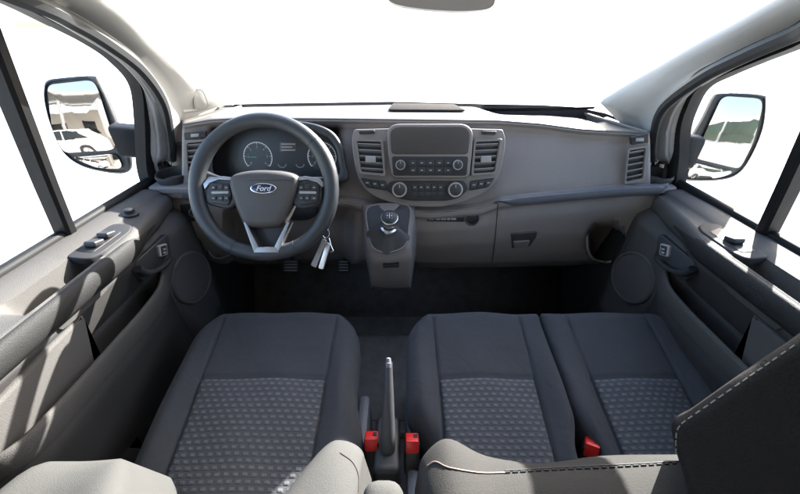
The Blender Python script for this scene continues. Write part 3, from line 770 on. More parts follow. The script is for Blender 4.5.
# lower spoke with a silver V
m = MB(); m.add(*pad(rpoly([WP.at(*p) for p in ((251, 222), (286, 222), (285, 230), (276, 249), (261, 249), (251, 230))], .006), SWN, -.030, -.012, .004)); lsp = m.build('lower_spoke', 'wheel', sw)
def wp3(pts): return [WP.at(*p) for p in pts]
m = MB()
m.add(*pad(wp3(((246, 222), (248.6, 222), (261, 247.5), (256.5, 252))), SWN, -.014, .016, .0015))
m.add(*pad(wp3(((289, 222), (291.6, 222), (280.5, 252), (276, 247.5))), SWN, -.014, .016, .0015))
m.add(*pad(wp3(((260.6, 246.8), (276.4, 246.8), (280.5, 252.2), (256.5, 252.2))), SWN, -.014, .0185, .0015)); m.build('silver_trim', 'satin', sw)
# badge
ec = WP.at(263.5, 188.5, .0203)
def oval(a, b_, h): return [ec + WP.ex * a * math.cos(t) + WP.ey * b_ * math.sin(t) + SWN * h for t in [2 * math.pi * i / 40 for i in range(40)]]
m = MB(); m.add(*pad(oval(.0325, .0132, 0), SWN, -.004, .0025, .0015)); bd = m.build('badge', 'chrome', hub)
m = MB(); m.add(*pad(oval(.0295, .0108, 0), SWN, .001, .0031, .0006)); m.build('badge_field', 'blue', bd)
text('Ford', ec + SWN * .0031 - WP.ey * .0005, WP.ex, WP.ey, .0185, 'white', bd, 'badge_script', shear=.35)

# ================================================================== KEYS
kc = P(325, 229, t=.955)
keys = thing('key_bunch', 'small bunch of keys with pale tags hanging from the ignition', 'keys', P(322, 262, t=.93))
m = MB(); m.add(*tube([P(326 + 3.4 * math.cos(a), 233.5 + 4.5 * math.sin(a), t=.95) for a in [2 * math.pi * i / 20 for i in range(20)]], .0011, 6, closed=True)); m.build('key_ring', 'silver', keys)
KP = Plane(P(321, 252, t=.93), (-.15, -.85, .45))
for px, mt, nm in ((((323, 238.5), (327, 240.5), (316, 268), (311, 265)), 'knob', 'key_tag'), (((326.5, 242), (331, 244), (323.5, 269.5), (318.5, 268)), 'silver', 'key_tag')):
    m = MB(); m.add(*pad(rpoly([KP.at(*p) for p in px], .004), KP.n, 0 if nm == 'x' else -.002, .003, .001)); m.build(nm, mt, keys)
m = MB(); m.add(*tube(scurve([P(a, b_, t=.94) for a, b_ in ((329, 238), (331, 246), (333, 251), (330, 252))], 4), .0018, 6)); m.build('key_blade', 'silver', keys)

# ================================================================== GEAR LEVER
gb = GL.at(388, 236, .006)
gear = thing('gear_lever', 'gear lever with silver knob and black leather gaiter on the console', 'gear lever', gb)
kt = P(389.5, 219, t=(gb.length / ray(388, 236).length) * .955)
rings = []
for k in range(9):
    s = k / 8; c = gb.lerp(kt, s * .62); r = .045 * (1 - s) ** .8 + .012
    rings.append([c + GL.ex * r * (1.0 + .20 * math.cos(4 * a + .6)) * math.cos(a) + GL.ey * r * .92 * (1 + .12 * math.cos(4 * a + .6) + .05 * math.sin(7 * a + 3 * s)) * math.sin(a) for a in [2 * math.pi * i / 32 for i in range(32)]])
v, f = loft(rings); mo('gaiter', v, f, 'gaiter', gear, sharp=60)
ax = (kt - gb).normalized()
m = MB(); m.add(*lathe(gb.lerp(kt, .58), ax, [(.013, 0), (.014, .012), (.012, .016), (.011, .03)], 20)); m.build('collar', 'silver', gear)
m = MB(); m.add(*lathe(gb.lerp(kt, .40), ax, [(.024, -.004), (.026, .002), (.024, .007), (.018, .009), (.016, .004)], 24)); m.build('lift_ring', 'silver', gear)
kn = (ax * .35 + V((0, -.55, .75))).normalized()
m = MB(); m.add(*lathe(kt, kn, [(.010, -.034), (.016, -.03), (.022, -.018), (.0265, -.003), (.0265, .006), (.0245, .011)], 28)); knob = m.build('knob', 'silver', gear, sharp=80)
m = MB(); m.add(*lathe(kt, kn, [(.0245, .006), (.0236, .012), (.018, .0165), (.009, .0185), (0, .019)], 28)); m.build('knob_cap', 'black', knob)
KPn = Plane(kt + kn * .018, kn); m = MB()
for k in (-1, 0, 1):
    m.add(*box(KPn.loc(k * .0075, 0, .0002 - abs(k) * .001), (.0012, .017, .002), 0, frame_rot(KPn.ex, KPn.ey, KPn.n)))
m.add(*box(KPn.loc(0, 0, -.0002), (.0165, .0012, .002), 0, frame_rot(KPn.ex, KPn.ey, KPn.n))); m.build('shift_pattern', 'white', knob)

# ================================================================== SEATS
def cushion(name, xl, xr, sl_, sr_, yb, yf, mt, parent, rc=.105, flare=None, ins_y=.55, rcl=None, rcr=None):
    Rr = .05; RL = .022 if rcl else Rr; RQ = .022 if rcr else Rr
    def base(y): return -.902 + .26 * y
    def edges(y):
        def cor(q): return q - math.sqrt(max(0, q * q - (y - (yf - q)) ** 2)) if y > yf - q else 0
        fl = flare(y) if flare else (0, 0)
        return xl + cor(rcl or rc) + fl[0], xr - cor(rcr or rc) + fl[1]
    def h(x, y):
        a, b_ = edges(y); z = base(y); dz_ = 0
        for d, q in ((x - a, RL), (b_ - x, RQ), (yf - y, Rr)):
            d = max(0, d)
            if d < q: dz_ = max(dz_, q * (1 - math.sqrt(max(0, 1 - (1 - d / q) ** 2))))
        z -= dz_
        tp = smooth(yf - .0, yf - .28, y)
        sL = sl_ + (yf - y) * .02; sR = sr_ - (yf - y) * .02
        bo = max(smooth(sL + .01, sL - .05, x), smooth(sR - .01, sR + .05, x))
        z += .022 * bo * tp
        z += .006 * math.sin(math.pi * min(1, max(0, (x - sL) / (sR - sL)))) 
        for s_ in (sL, sR): z -= .007 * math.exp(-((x - s_) / .004) ** 2) * smooth(yf - .005, yf - .05, y)
        if sL < x < sR: z -= .006 * math.exp(-((y - ins_y) / .004) ** 2)
        z += .0025 * math.sin(31 * x + 9 * y) * math.sin(17 * y + 5 * x)
        return z
    ny, nx = 90, 100
    rings = []
    for j in range(ny):
        y = yb + (yf - yb) * (1 - (1 - j / (ny - 1)) ** 1.6)
        a, b_ = edges(y); row = []
        for i in range(nx):
            k = i / (nx - 1); k = .5 - .5 * math.cos(math.pi * k) * (1 - .45 * math.sin(math.pi * k)) if False else k
            x = a + (b_ - a) * k; row.append(V((x, y, h(x, y))))
        low = [V((b_, y, base(y) - Rr - .05)), V((b_ - .015, y, base(y) - .16)), V((a + .015, y, base(y) - .16)), V((a, y, base(y) - Rr - .05))]
        rings.append(row + low)
    # front face skirt
    last = rings[-1]
    for dz in (.03, .09):
        rings.append([V((p.x, p.y - .004 - dz * .25, p.z - dz)) if i < nx else V((p.x, p.y - .004 - dz * .25, min(p.z, base(yf) - Rr - dz))) for i, p in enumerate(last)])
    v, f = loft(rings); cu = mo(name, v, f, mt, parent, sharp=70)
    # woven insert laid into the middle
    def ins(a, b_):
        y = yb + .01 + (ins_y - .004 - yb - .01) * b_
        L_ = sl_ + (yf - y) * .02 + .004; Rg = sr_ - (yf - y) * .02 - .004
        x = L_ + (Rg - L_) * a
        return V((x, y, h(x, y) + .003))
    gv, gf = grid(ins, 40, 40)
    o = mo('woven_insert', gv, gf, 'insert', cu); sd = o.modifiers.new('s', 'SOLIDIFY'); sd.thickness = .004; sd.offset = -1
    return cu
def backrest(name, xl, xr, bol, zt, mt, parent, y0=.27, lean=.25, th=.11, zb=-.84):
    """bol(x) gives how far the front swells at x; zt(x) the top height"""
    nx = 70; rings = []
    for i in range(nx):
        k = i / (nx - 1); x = xl + (xr - xl) * (.5 - .5 * math.cos(math.pi * k)) 
        d = min(x - xl, xr - x); e = math.sqrt(max(0, 1 - max(0, 1 - d / .04) ** 2))
        T = th * (.35 + .65 * e); top = zt(x) - .03 * (1 - e); bb = bol(x)
        def yf_(z):
            kz = (z - zb) / (top - zb)
            return y0 - lean * (z - zb) + bb * smooth(0, .3, kz) * (1 - .5 * smooth(.85, 1.0, kz)) - .02 * (1 - e)
        col = [V((x, yf_(zb + (top - .05 - zb) * j / 16), zb + (top - .05 - zb) * j / 16)) for j in range(17)]
        yt = yf_(top - .05); yk = y0 - lean * (top - zb) - T
        half = (yt - yk) / 2; cy = (yt + yk) / 2
        for j in range(1, 12):
            a = math.pi * j / 12; col.append(V((x, cy + half * math.cos(a), top - .05 + .05 * math.sin(a) ** .9)))
        for j in range(5): z = top - .05 - (top - .05 - zb) * j / 4; col.append(V((x, y0 - lean * (z - zb) - T, z)))
        rings.append(col)
    v, f = loft(rings); o = mo(name, v, f, mt, parent, sharp=60)
    return o, BVHTree.FromPolygons(v, f)

drv = thing('driver_seat', 'dark blue grey cloth driver seat with woven insert behind the steering wheel', 'seat', (-.35, .5, -1.28))
cushion('cushion', -.592, -.115, -.515, -.185, .20, .760, 'seat', drv, flare=lambda y: (0, .03 * smooth(.55, .40, y)))
m = MB(); m.add(*box((-.35, .47, -1.10), (.40, .46, .34), .02)); m.build('seat_base', 'black', drv)
m = MB(); m.add(*box((-.597, .40, -.93), (.03, .46, .12), .012)); m.build('side_cover', 'seatside', drv)
m = MB(); m.add(*box((-.095, .36, -.90), (.03, .40, .12), .012)); m.build('side_cover', 'seatside', drv)
bolL = lambda x: .100 * smooth(-.37, -.47, x) + .108 * smooth(-.19, -.095, x)
dbk, dbv = backrest('backrest', -.64, -.055, bolL, lambda x: -.492 - .070 * smooth(-.14, -.46, x) - .035 * smooth(-.40, -.56, x), 'backrest', drv, y0=.245)
m = MB(); m.add(*box((-.022, .165, -.525), (.055, .10, .05), .02, seg=4)); m.build('armrest', 'backrest', drv)

pas = thing('passenger_bench', 'dark blue grey cloth two seat passenger bench with woven inserts and black headrest', 'seat', (.41, .5, -1.28))
c_a = cushion('cushion', .018, .412, .095, .350, .20, .760, 'seat', pas, flare=lambda y: (.075 * smooth(.50, .36, y), -.020 * smooth(.46, .38, y)), rcr=.03)
c_b = cushion('cushion', .416, .835, .487, .720, .20, .760, 'seat', pas, rc=.13, rcl=.03, flare=lambda y: (.030 * smooth(.48, .38, y), 0))
m = MB(); m.add(*box((.41, .45, -1.12), (.70, .44, .30), .02)); m.build('seat_base', 'black', pas)
m = MB(); m.add(*box((.03, .38, -.92), (.03, .40, .12), .012)); m.build('side_cover', 'seatside', pas)
bolR = lambda x: .062 + .02 * math.exp(-((x - .07) / .035) ** 2) - .012 * math.exp(-((x - .20) / .07) ** 2)
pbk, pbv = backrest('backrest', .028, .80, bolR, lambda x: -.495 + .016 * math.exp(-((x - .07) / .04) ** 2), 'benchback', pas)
def stitch_line(pts, bvh, parent, mt, seg=.009, gap=.005, r=.0009, cord=False):
    pp = []
    for p in scurve([V((*a, 0)) for a in pts], 14):
        h, n = snap(bvh, p.x, p.y, r * .7)
        if h is not None: pp.append(h)
    if len(pp) < 3: return
    m = MB()
    if cord: m.add(*tube(pp, r, 6))
    else:
        L_ = 0; cur = [pp[0]]; on = True
        for a, b_ in zip(pp, pp[1:]):
            n_ = max(1, int((b_ - a).length / .0012))
            for k in range(n_):
                q = a.lerp(b_, (k + 1) / n_); L_ += (b_ - a).length / n_
                if on: cur.append(q)
                if on and L_ > seg:
                    if len(cur) > 1: m.add(*tube(cur, r, 5))
                    on = False; L_ = 0
                elif (not on) and L_ > gap: on = True; L_ = 0; cur = [q]
    m.build('piping' if cord else 'stitching', mt, parent)
stitch_line(((428, 466), (436, 462), (450, 468), (480, 473), (505, 473)), pbv, pbk, 'piping', r=.0011, cord=True)
stitch_line(((505, 473), (560, 470), (620, 467), (690, 463)), pbv, pbk, 'rubber', seg=.006, gap=.004, r=.0013)
stitch_line(((505, 471), (560, 468), (620, 465), (690, 461)), pbv, pbk, 'rubber', r=.0009, cord=True)
stitch_line(((340, 453), (352, 462), (358, 475), (358, 492)), dbv, dbk, 'matte', r=.0007, cord=True)
# headrest close to the lens
HR = Plane(P(735, 430, t=.385), -ray(720, 415) + V((-.05, -.1, .0)))
hp = [(671, 424), (690, 411), (745, 372), (800, 335), (870, 292), (930, 330), (960, 460), (930, 640), (760, 640), (706, 560), (690, 500), (676, 455)]
ol = sclosed([HR.at(*p) for p in hp], 5)
m = MB(); m.add(*pad(ol, HR.n, -.11, .0, .014, 6)); hr = m.build('headrest', 'leather', pas, sharp=70); HRB = m.bvh()
hl = [(700, 560), (686, 500), (678, 460), (676.5, 438), (680, 426), (696, 414), (748, 378), (800, 342)]
stitch_line(hl, HRB, hr, 'thread', seg=.0055, gap=.003, r=.0008)
m = MB(); a = P(683, 489, t=.455); m.add(*tube([a + V((.0, .0, -.12)), a, a + V((.03, .03, .05))], .007, 12)); m.build('headrest_post', 'chrome', pas)
m = MB(); m.add(*tube([a + V((.16, .03, -.12)), a + V((.17, .05, .05))], .007, 12)); m.build('headrest_post', 'chrome', pas)
m = MB(); m.add(*lathe(a + V((0, 0, -.012)), V((0, 0, 1)), [(.014, -.03), (.014, 0), (.010, .004)], 20)); m.build('post_guide', 'softblack', pas)

# ================================================================== BUCKLES, HANDBRAKE
def buckle(u, v, rz, label, yaw):
    c = P(u, v, z=-.80)
    b = thing('seat_belt_buckle', label, 'buckle', c + V((0, -.03, -.10)), 'seat belt buckles')
    up = V((math.sin(rz) * .2, .35, .93)).normalized(); ex = (V((math.cos(yaw), math.sin(yaw), 0)) - up * V((math.cos(yaw), math.sin(yaw), 0)).dot(up)).normalized(); ey = up.cross(ex)
    rot = frame_rot(ex, ey, up)
    m = MB(); m.add(*box(c - up * .045, (.036, .030, .085), .007, rot, 3)); m.add(*tube([c - up * .08, c - up * .13, c - up * .2 + V((0, -.02, 0))], .011, 10)); m.build('housing', 'black', b)
    m = MB(); m.add(*box(c + up * .001, (.030, .040 * .62, .014), .004, rot, 3)); m.add(*box(c - ey * .013 - up * .008, (.029, .008, .034), .003, rot, 2)); m.build('release_button', 'red', b)
    m = MB(); m.add(*box(c + up * .0068 + ex * .008, (.009, .012, .005), .001, rot, 1)); m.build('tongue_slot', 'rubber', b)
buckle(371.5, 437, 0, 'red buckle at the inner edge of the driver seat, left of the handbrake', 0)
buckle(412, 439, 0, 'red buckle right of the handbrake, at the inner edge of the bench', 0)
buckle(592, 444, .4, 'red buckle between the two cushions of the passenger bench', -.5)
hb = thing('handbrake', 'dark handbrake lever with a pale tip standing between the seats', 'handbrake', P(388, 452, z=-.95))
pts = [P(388.5, 362, z=-.66), P(388.5, 372, z=-.675), P(388.5, 395, z=-.71), P(388, 420, z=-.75), P(387.5, 446, z=-.80), P(387.5, 460, z=-.86)]
m = MB(); m.add(*tube(scurve(pts, 6), lambda s: .0095 + .0085 * smooth(.1, .9, s), 14, flat=.8)); m.build('grip', 'brake', hb)
m = MB(); d = (pts[0] - pts[1]).normalized(); m.add(*lathe(pts[0], d, [(.0085, -.012), (.0088, -.002), (.0065, 0), (.0055, .008), (.003, .010)], 16)); m.build('tip_button', 'strip', hb)
m = MB(); m.add(*box(P(387.5, 452, z=-.86), (.062, .13, .10), .014, seg=3)); m.add(*box(P(387.5, 440, z=-.84), (.05, .05, .05), .012, seg=3)); m.build('boot', 'black', hb)
# floor tunnel and cross rails between seats
m = MB(); m.add(*box((-.04, .78, -1.18), (.34, .5, .16), .04, seg=3)); m.add(*box((-.03, .62, -1.06), (.2, .03, .03), .006)); m.add(*box((-.03, .57, -1.04), (.2, .03, .03), .006)); m.add(*box((-.035, .45, -1.15), (.16, .5, .2), .02)); m.build('floor_tunnel', 'carpet', body)
# pedals
for u, v, w_, lb in ((291, 266, .07, 'small brake pedal in the dark footwell under the wheel'), (344, 266, .05, 'narrow accelerator pedal in the footwell by the gear console')):
    c = P(u, v, y=1.22); pt = thing('pedal', lb, 'pedal', c, 'foot pedals')
    rot = Matrix.Rotation(R(-40), 3, 'X')
    m = MB(); m.add(*box(c, (w_, .012, .055), .005, rot)); m.build('pedal_pad', 'rubber', pt)
    m = MB()
    for k in range(4): m.add(*box(c + rot @ V((0, -.0065, -.02 + k * .013)), (w_ * .8, .003, .004), .001, rot, 1))
    m.build('grip_rib', 'knob', pt)
    m = MB(); m.add(*tube(scurve([c + V((0, .01, 0)), c + V((0, .08, .06)), c + V((0, .10, .25))], 5), .010, 8)); m.build('pedal_arm', 'black', pt)

# ================================================================== DOORS
def cab_door(s, label):
    X = lambda a: XC + s * a
    d = thing('cab_door', label, 'door', (X(.84), .6, -1.2))
    # --- upper trim: profile swept along y. each station: (y, recess amount, bar bulge)
    ys = [.14 + (1.00 - .14) * i / 70 for i in range(71)]
    rings = []
    for y in ys:
        rec = smooth(.455, .50, y) * smooth(.66, .615, y)
        fr = smooth(.84, 1.0, y)            # towards the dash everything draws outwards
        dz = -.004 * fr; o = .035 * fr
        e_ = .03 * fr + .03 * smooth(.70, .86, y); inner = .712 + e_
        kx = (.80 - (inner + .018)) / .07
        r = [(.856, -.452), (.852, -.430), (.836, -.428), (.812, -.432), (.795, -.436 - .002 * rec),
             (.787, -.439 - .003 * rec), (.782, -.441 - .04 * rec), (.774, -.443 - .075 * rec), (.750, -.446 - .082 * rec), (.734, -.447 - .075 * rec), (.730, -.447 - .010 * rec),
             (inner + .016, -.447), (inner + .005, -.452), (inner, -.462), (inner + .002, -.490), (inner + .012, -.506),
             (.738 + e_, -.512), (.742 + e_, -.53), (.752 + e_ * .8, -.575), (.765 + e_ * .6, -.605), (.79, -.61), (.80, -.8), (.80, -1.2)]
        r = [(.80 - (.80 - a) * kx if 4 <= i <= 10 else a, z) for i, (a, z) in enumerate(r)]
        rings.append([V((X(a), y, z + dz)) for i, (a, z) in enumerate(r)])
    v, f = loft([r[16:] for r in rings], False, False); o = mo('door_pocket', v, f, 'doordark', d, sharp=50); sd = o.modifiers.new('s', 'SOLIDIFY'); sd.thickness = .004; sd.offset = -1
    v, f = loft([r[:17] for r in rings], False, False); tr = mo('door_trim', v, f, 'door', d, sharp=50)
    TB = BVHTree.FromPolygons(v, f)
    sd = tr.modifiers.new('s', 'SOLIDIFY'); sd.thickness = .004; sd.offset = -1 if s < 0 else -1
    # --- black grab bar
    rings = []
    for i in range(60):
        y = .16 + (.85 - .16) * i / 59; k = smooth(.66, .85, y)
        a0 = .706 + .03 * smooth(.70, .86, y) + .004 * k; hh = .027 * (1 - .72 * smooth(.72, .85, y)); zc = -.476 - .004 * k
        rings.append([V((X(a0 + .014 + .013 * math.cos(t) * 1), y, zc + hh * math.sin(t))) if math.cos(t) < 0 else V((X(a0 + .016 + .02 * math.cos(t)), y, zc + hh * math.sin(t))) for t in [2 * math.pi * q / 20 for q in range(20)]])
    v, f = loft(rings); gb_ = mo('grab_bar', v, f, 'bar', d, sharp=70)
    # --- main lower panel (dark) and speaker area
    def low(a, b_):
        y = .12 + (1.06 - .12) * a; z = -.60 - .66 * b_
        return V((X(.775 - .01 * math.sin(math.pi * b_)), y, z))
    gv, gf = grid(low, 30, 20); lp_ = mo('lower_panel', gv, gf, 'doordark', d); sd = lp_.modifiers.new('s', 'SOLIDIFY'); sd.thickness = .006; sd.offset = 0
    # front speaker pod, grey, sweeping down to the kick panel
    def pod(a, b_):
        y = .70 + (1.035 - .70) * a; z = -.480 - .495 * b_
        edge = smooth(0, .30, a) * smooth(1, .9, b_) * smooth(0, .12, b_)
        cut = .10 * smooth(.25, 1.0, b_) * (1 - a)
        return V((X(.80 - .060 * edge + .02 * smooth(.8, 1, a)), y + cut, z))
    gv, gf = grid(pod, 30, 30); pd = mo('speaker_pod', gv, gf, 'door', d, sharp=60); PB = BVHTree.FromPolygons(gv, gf)
    sd = pd.modifiers.new('s', 'SOLIDIFY'); sd.thickness = .004; sd.offset = -1 if s > 0 else -1
    c = V((X(.728), .893, -.70)); n = V((-s, -.12, .1))
    m = MB(); m.add(*lathe(c, n, [(.090, -.05), (.088, .002), (.084, .006), (.079, .006), (.077, .001)], 40)); sr = m.build('speaker_ring', 'door', d)
    m = MB(); m.add(*lathe(c, n, [(.078, -.01), (.077, .002), (.04, .004), (0, .005)], 40)); m.build('speaker_grille', 'hub', sr)
    # --- pocket: floor and lip
    lipx, lz = .705, -.612
    path = [(.775, .27), (.73, .285), (.708, .33), (.703, .42), (.703, .55), (.705, .66), (.712, .74), (.728, .80), (.738, .86)]
    pc = scurve([V((X(a), y, lz + .012 * smooth(.66, .84, y) + .045 * smooth(.74, .88, y))) for a, y in path], 8)
    rings = []
    for i, p in enumerate(pc):
        t = (pc[min(i + 1, len(pc) - 1)] - pc[max(i - 1, 0)]).normalized(); n = V((t.y, -t.x, 0)).normalized()
        if n.x * s > 0: n = -n
        hgt = .056
        prof = [(-.006, -hgt), (.002, -hgt), (.004, -hgt + .006), (.006, -.012), (.003, -.002), (-.001, 0), (-.006, -.003), (-.008, -.014)]
        rings.append([p + n * a + V((0, 0, b_)) for a, b_ in prof])
    v, f = loft(rings); mo('pocket_lip', v, f, 'door', d, sharp=60)
    # pocket front wall below the lip, dark, leaning outward
    def wall(a, b_):
        k = a * (len(pc) - 1); i = min(int(k), len(pc) - 2); p = pc[i].lerp(pc[i + 1], k - i)
        return V((p.x + s * (.012 + .03 * b_), p.y, p.z - .05 - .42 * b_))
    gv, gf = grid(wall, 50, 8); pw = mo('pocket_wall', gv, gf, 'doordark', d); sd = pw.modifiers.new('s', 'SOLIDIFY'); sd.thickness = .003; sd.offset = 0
    # rear of the door: light pad that wraps round the pocket
    rl = Plane(V((-.70, .4, -.6)), (1, 0, 0))
    qz = [rl.at(*p) for p in ((83, 311), (77, 342), (46, 371), (25, 401), (14, 424), (26, 438), (70, 442), (140, 446), (150, 470), (-60, 470), (-60, 440), (-10, 405), (40, 352))]
    qz = [(p.y, p.z) for p in qz]
    m = MB(); ol = rpoly([V((X(.742), y, z)) for y, z in qz], .02, 4); m.add(*pad(ol, V((-s, 0, .15)), -.02, .012, .010, 4)); m.build('rear_pad', 'door', d, sharp=70)
    # --- door pull handle
    pl = Plane(V((X(.744), .78, -.56)), (-s, -.08, .12))
    fx = lambda u: u if s < 0 else None
    def Lc(y, z, h=0.): 
        n = pl.n; x = pl.o.x - (n.y * (y - pl.o.y) + n.z * (z - pl.o.z)) / n.x
        return V((x, y, z)) + n * h
    hl = Plane(V((-.705, .78, -.56)), (1, 0, 0))
    def yz(u, v): q = hl.at(u, v); return q.y, q.z
    rec = [yz(*p) for p in ((128, 269), (164.5, 233), (167, 259), (143, 282))]
    m = MB(); m.add(*pad(rpoly([Lc(*p) for p in rec], .010), pl.n, -.02, .008, .003)); hd = m.build('handle_recess', 'softblack', d)
    hpts = [yz(*p) for p in ((163, 259), (155, 266), (146, 272), (138, 273.5), (131, 269.5))]
    m = MB(); m.add(*tube(scurve([Lc(y, z, .026 - .012 * (i == 0)) for i, (y, z) in enumerate(hpts)], 6), lambda q: .0085 + .005 * smooth(.4, .8, q), 12, flat=.75)); m.build('door_handle', 'switchgrey', hd)
    q4 = [yz(*p) for p in ((153.5, 246), (161, 243.5), (161.5, 255), (154.5, 257.5))]
    m = MB(); m.add(*pad(rpoly([Lc(*p) for p in q4], .005), pl.n, .006, .016, .003)); lk = m.build('lock_switch', 'knob', hd)
    m = MB(); q4 = [yz(*p) for p in ((155, 247), (159.8, 245.3), (160.2, 254), (155.8, 256))]; m.add(*pad(rpoly([Lc(*p) for p in q4], .003), pl.n, .015, .0175, .001)); m.build('lock_face', 'black', lk)
    m = MB()
    for vv in (249, 252.5):
        q4 = [yz(*p) for p in ((156.6, vv), (159, vv - .8), (159.1, vv + 1), (156.8, vv + 1.7))]; m.add(*pad([Lc(*p) for p in q4], pl.n, .017, .0183, .0001, 1))
    m.build('lock_mark', 'greymark', lk)
    # --- window switch panel on the pad
    sp_ = Plane(V((X(.775), .74, -.432)), (-s * .12, 0, 1)) 
    def U(y, a, h=0.): return V((X(a), y, -.4445 + (.775 - a) * -.12)) + sp_.n * h
    wide = s < 0
    m = MB(); m.add(*pad(rpoly([U(.63, .795), U(.63, .745), U(.66, .735), U(.76, .735), U(.79, .75), U(.79, .79), U(.77, .80)], .014), sp_.n, -.01, .006, .004)); sp0 = m.build('switch_panel', 'switchgrey', d)
    m = MB(); m.add(*pad(rpoly([U(.655, .785), U(.655, .752), U(.75, .750), U(.765, .785)], .008), sp_.n, .004, .0072, .001)); m.build('switch_well', 'black', sp0)
    for y in ((.685, .725) if wide else (.70,)):
        m = MB(); m.add(*box(U(y, .768, .012), (.028, .030, .014), .004, Matrix.Rotation(R(-14), 3, 'X'), 3)); m.build('window_switch', 'black', sp0)
    if wide:
        m = MB(); m.add(*lathe(U(.845, .79, .004), sp_.n, [(.020, -.01), (.020, .002), (.016, .004), (.012, .004), (.011, .014), (.007, .016)], 24)); m.build('mirror_adjuster', 'black', sp0)
    # --- window: seal along the sill, glass, divider, frame
    rings = []
    for i in range(40):
        y = .10 + (1.075 - .10) * i / 39
        rings.append([V((X(a), y, z)) for a, z in ((.878, -.47), (.877, -.425), (.873, -.418), (.862, -.416), (.855, -.419), (.852, -.426), (.852, -.445), (.86, -.47))])
    v, f = loft(rings); mo('window_seal', v, f, 'divider', d, sharp=50)
    lean = lambda z: .868 - .135 * max(0, (z + .42)) / .55
    if s < 0: fpx = [P(u, v, y=y) for u, v, y in ((150, 187, 1.06), (145, 165, 1.08), (143, 120, 1.09), (138, 84, 1.06), (118, 58, .98), (90, 38, .92), (50, 17, .84), (10, -3, .76), (-60, -32, .66))] + [V((-.72, .42, .09)), V((-.72, .12, .09))]
    else: fpx = [P(u, v, y=y) for u, v, y in ((676, 188, 1.04), (680, 160, 1.06), (682, 129, 1.07), (690, 104, 1.03), (702, 84, .97), (726, 71, .91), (758, 57, .84), (800, 40, .77), (860, 12, .68))] + [V((.80, .42, .09)), V((.80, .12, .09))]
    fp = scurve(fpx, 6)
    rings = []
    for i, p in enumerate(fp):
        t = (fp[min(i + 1, len(fp) - 1)] - fp[max(i - 1, 0)]).normalized(); n1 = V((-s, 0, -.1)).normalized(); n2 = t.cross(n1).normalized()
        if n2.y + n2.z < 0: n2 = -n2
        w0 = .012
        rings.append([p + n2 * a + n1 * b_ for a, b_ in ((-.012, -.02), (-.012, .012), (-.004, .018), (w0, .026), (w0 + .014, .02), (w0 + .014, -.02))])
    v, f = loft(rings); mo('window_frame', v, f, 'divider', d, sharp=50)
    # painted door frame between the window seal and the pillar trim
    D = pD if s < 0 else pDr
    D = [V((X(.845), D[0].y + .01, -.46)), V((X(.835), D[0].y + .01, -.38))] + D[1:]
    def rs(c, q):
        L_ = [0]
        for a, b_ in zip(c, c[1:]): L_.append(L_[-1] + (b_ - a).length)
        q *= L_[-1]
        for i in range(len(c) - 1):
            if q <= L_[i + 1]: return c[i].lerp(c[i + 1], (q - L_[i]) / max(1e-9, L_[i + 1] - L_[i]))
        return c[-1]
    rings = []
    for i in range(70):
        q = i / 69; a, b_ = rs(D, q), rs(fp, q); out = V((s, .3, .2)).normalized()
        rings.append([a + out * .02, a.lerp(b_, .1) + out * .006, a.lerp(b_, .38) - out * .004, a.lerp(b_, .45) + out * .006, a.lerp(b_, .55) + out * .006, a.lerp(b_, .62) - out * .002, a.lerp(b_, .97) + out * .012])
    v, f = loft(rings, False, False); o = mo('door_frame', v, f, 'framegrey', d, sharp=60); sd = o.modifiers.new('s', 'SOLIDIFY'); sd.thickness = .02; sd.offset = 0
    gl = [V((X(lean(-.43)), .12, -.43)), V((X(lean(-.43)), 1.08, -.43))] + fpx
    cen = V((X(lean(-.15)), .6, -.15)); 
    vs = gl + [cen]; fs = [[i, (i + 1) % len(gl), len(gl)] for i in range(len(gl))]
    mo('window_glass', vs, fs, 'glass', d)
    # vertical divider between the two panes
    pts = [V((X(lean(z)), .725 - .05 * (z + .42), z)) for z in (-.43, -.3, -.15, 0, .10)]
    rings = [[p + V((s * a, b_, 0)) for a, b_ in ((.012, -.014), (.012, .014), (-.018, .014), (-.024, .008), (-.024, -.008), (-.018, -.014))] for p in pts]
    v, f = loft(rings); mo('window_divider', v, f, 'divider', d)
    # outer skin
    rings = []
    for i in range(12):
        y = .10 + 1.03 * i / 11
        rings.append([V((X(a), y, z)) for a, z in ((.88, -.45), (.90, -.6), (.915, -.85), (.91, -1.1), (.89, -1.45), (.86, -1.45), (.86, -.45))])
    v, f = loft(rings); mo('outer_skin', v, f, 'paint', d, sharp=40)
    return d
cab_door(-1, 'driver side door with grey trim, black grab bar and two window switches')
cab_door(1, 'passenger side door with grey trim and bottle pocket beside the bench')
# body sides ahead of the doors
for s in (-1, 1):
    m = MB(); m.add(*loft([[V((XC + s * a, y, z)) for a, z in ((.80, -1.3), (.80, -.55), (.79, -.47), (.86, -.45), (.90, -.6), (.91, -1.1), (.88, -1.4))] for y in (1.05, 1.3, 1.7)]))
    m.build('front_wing', 'doordark', body)

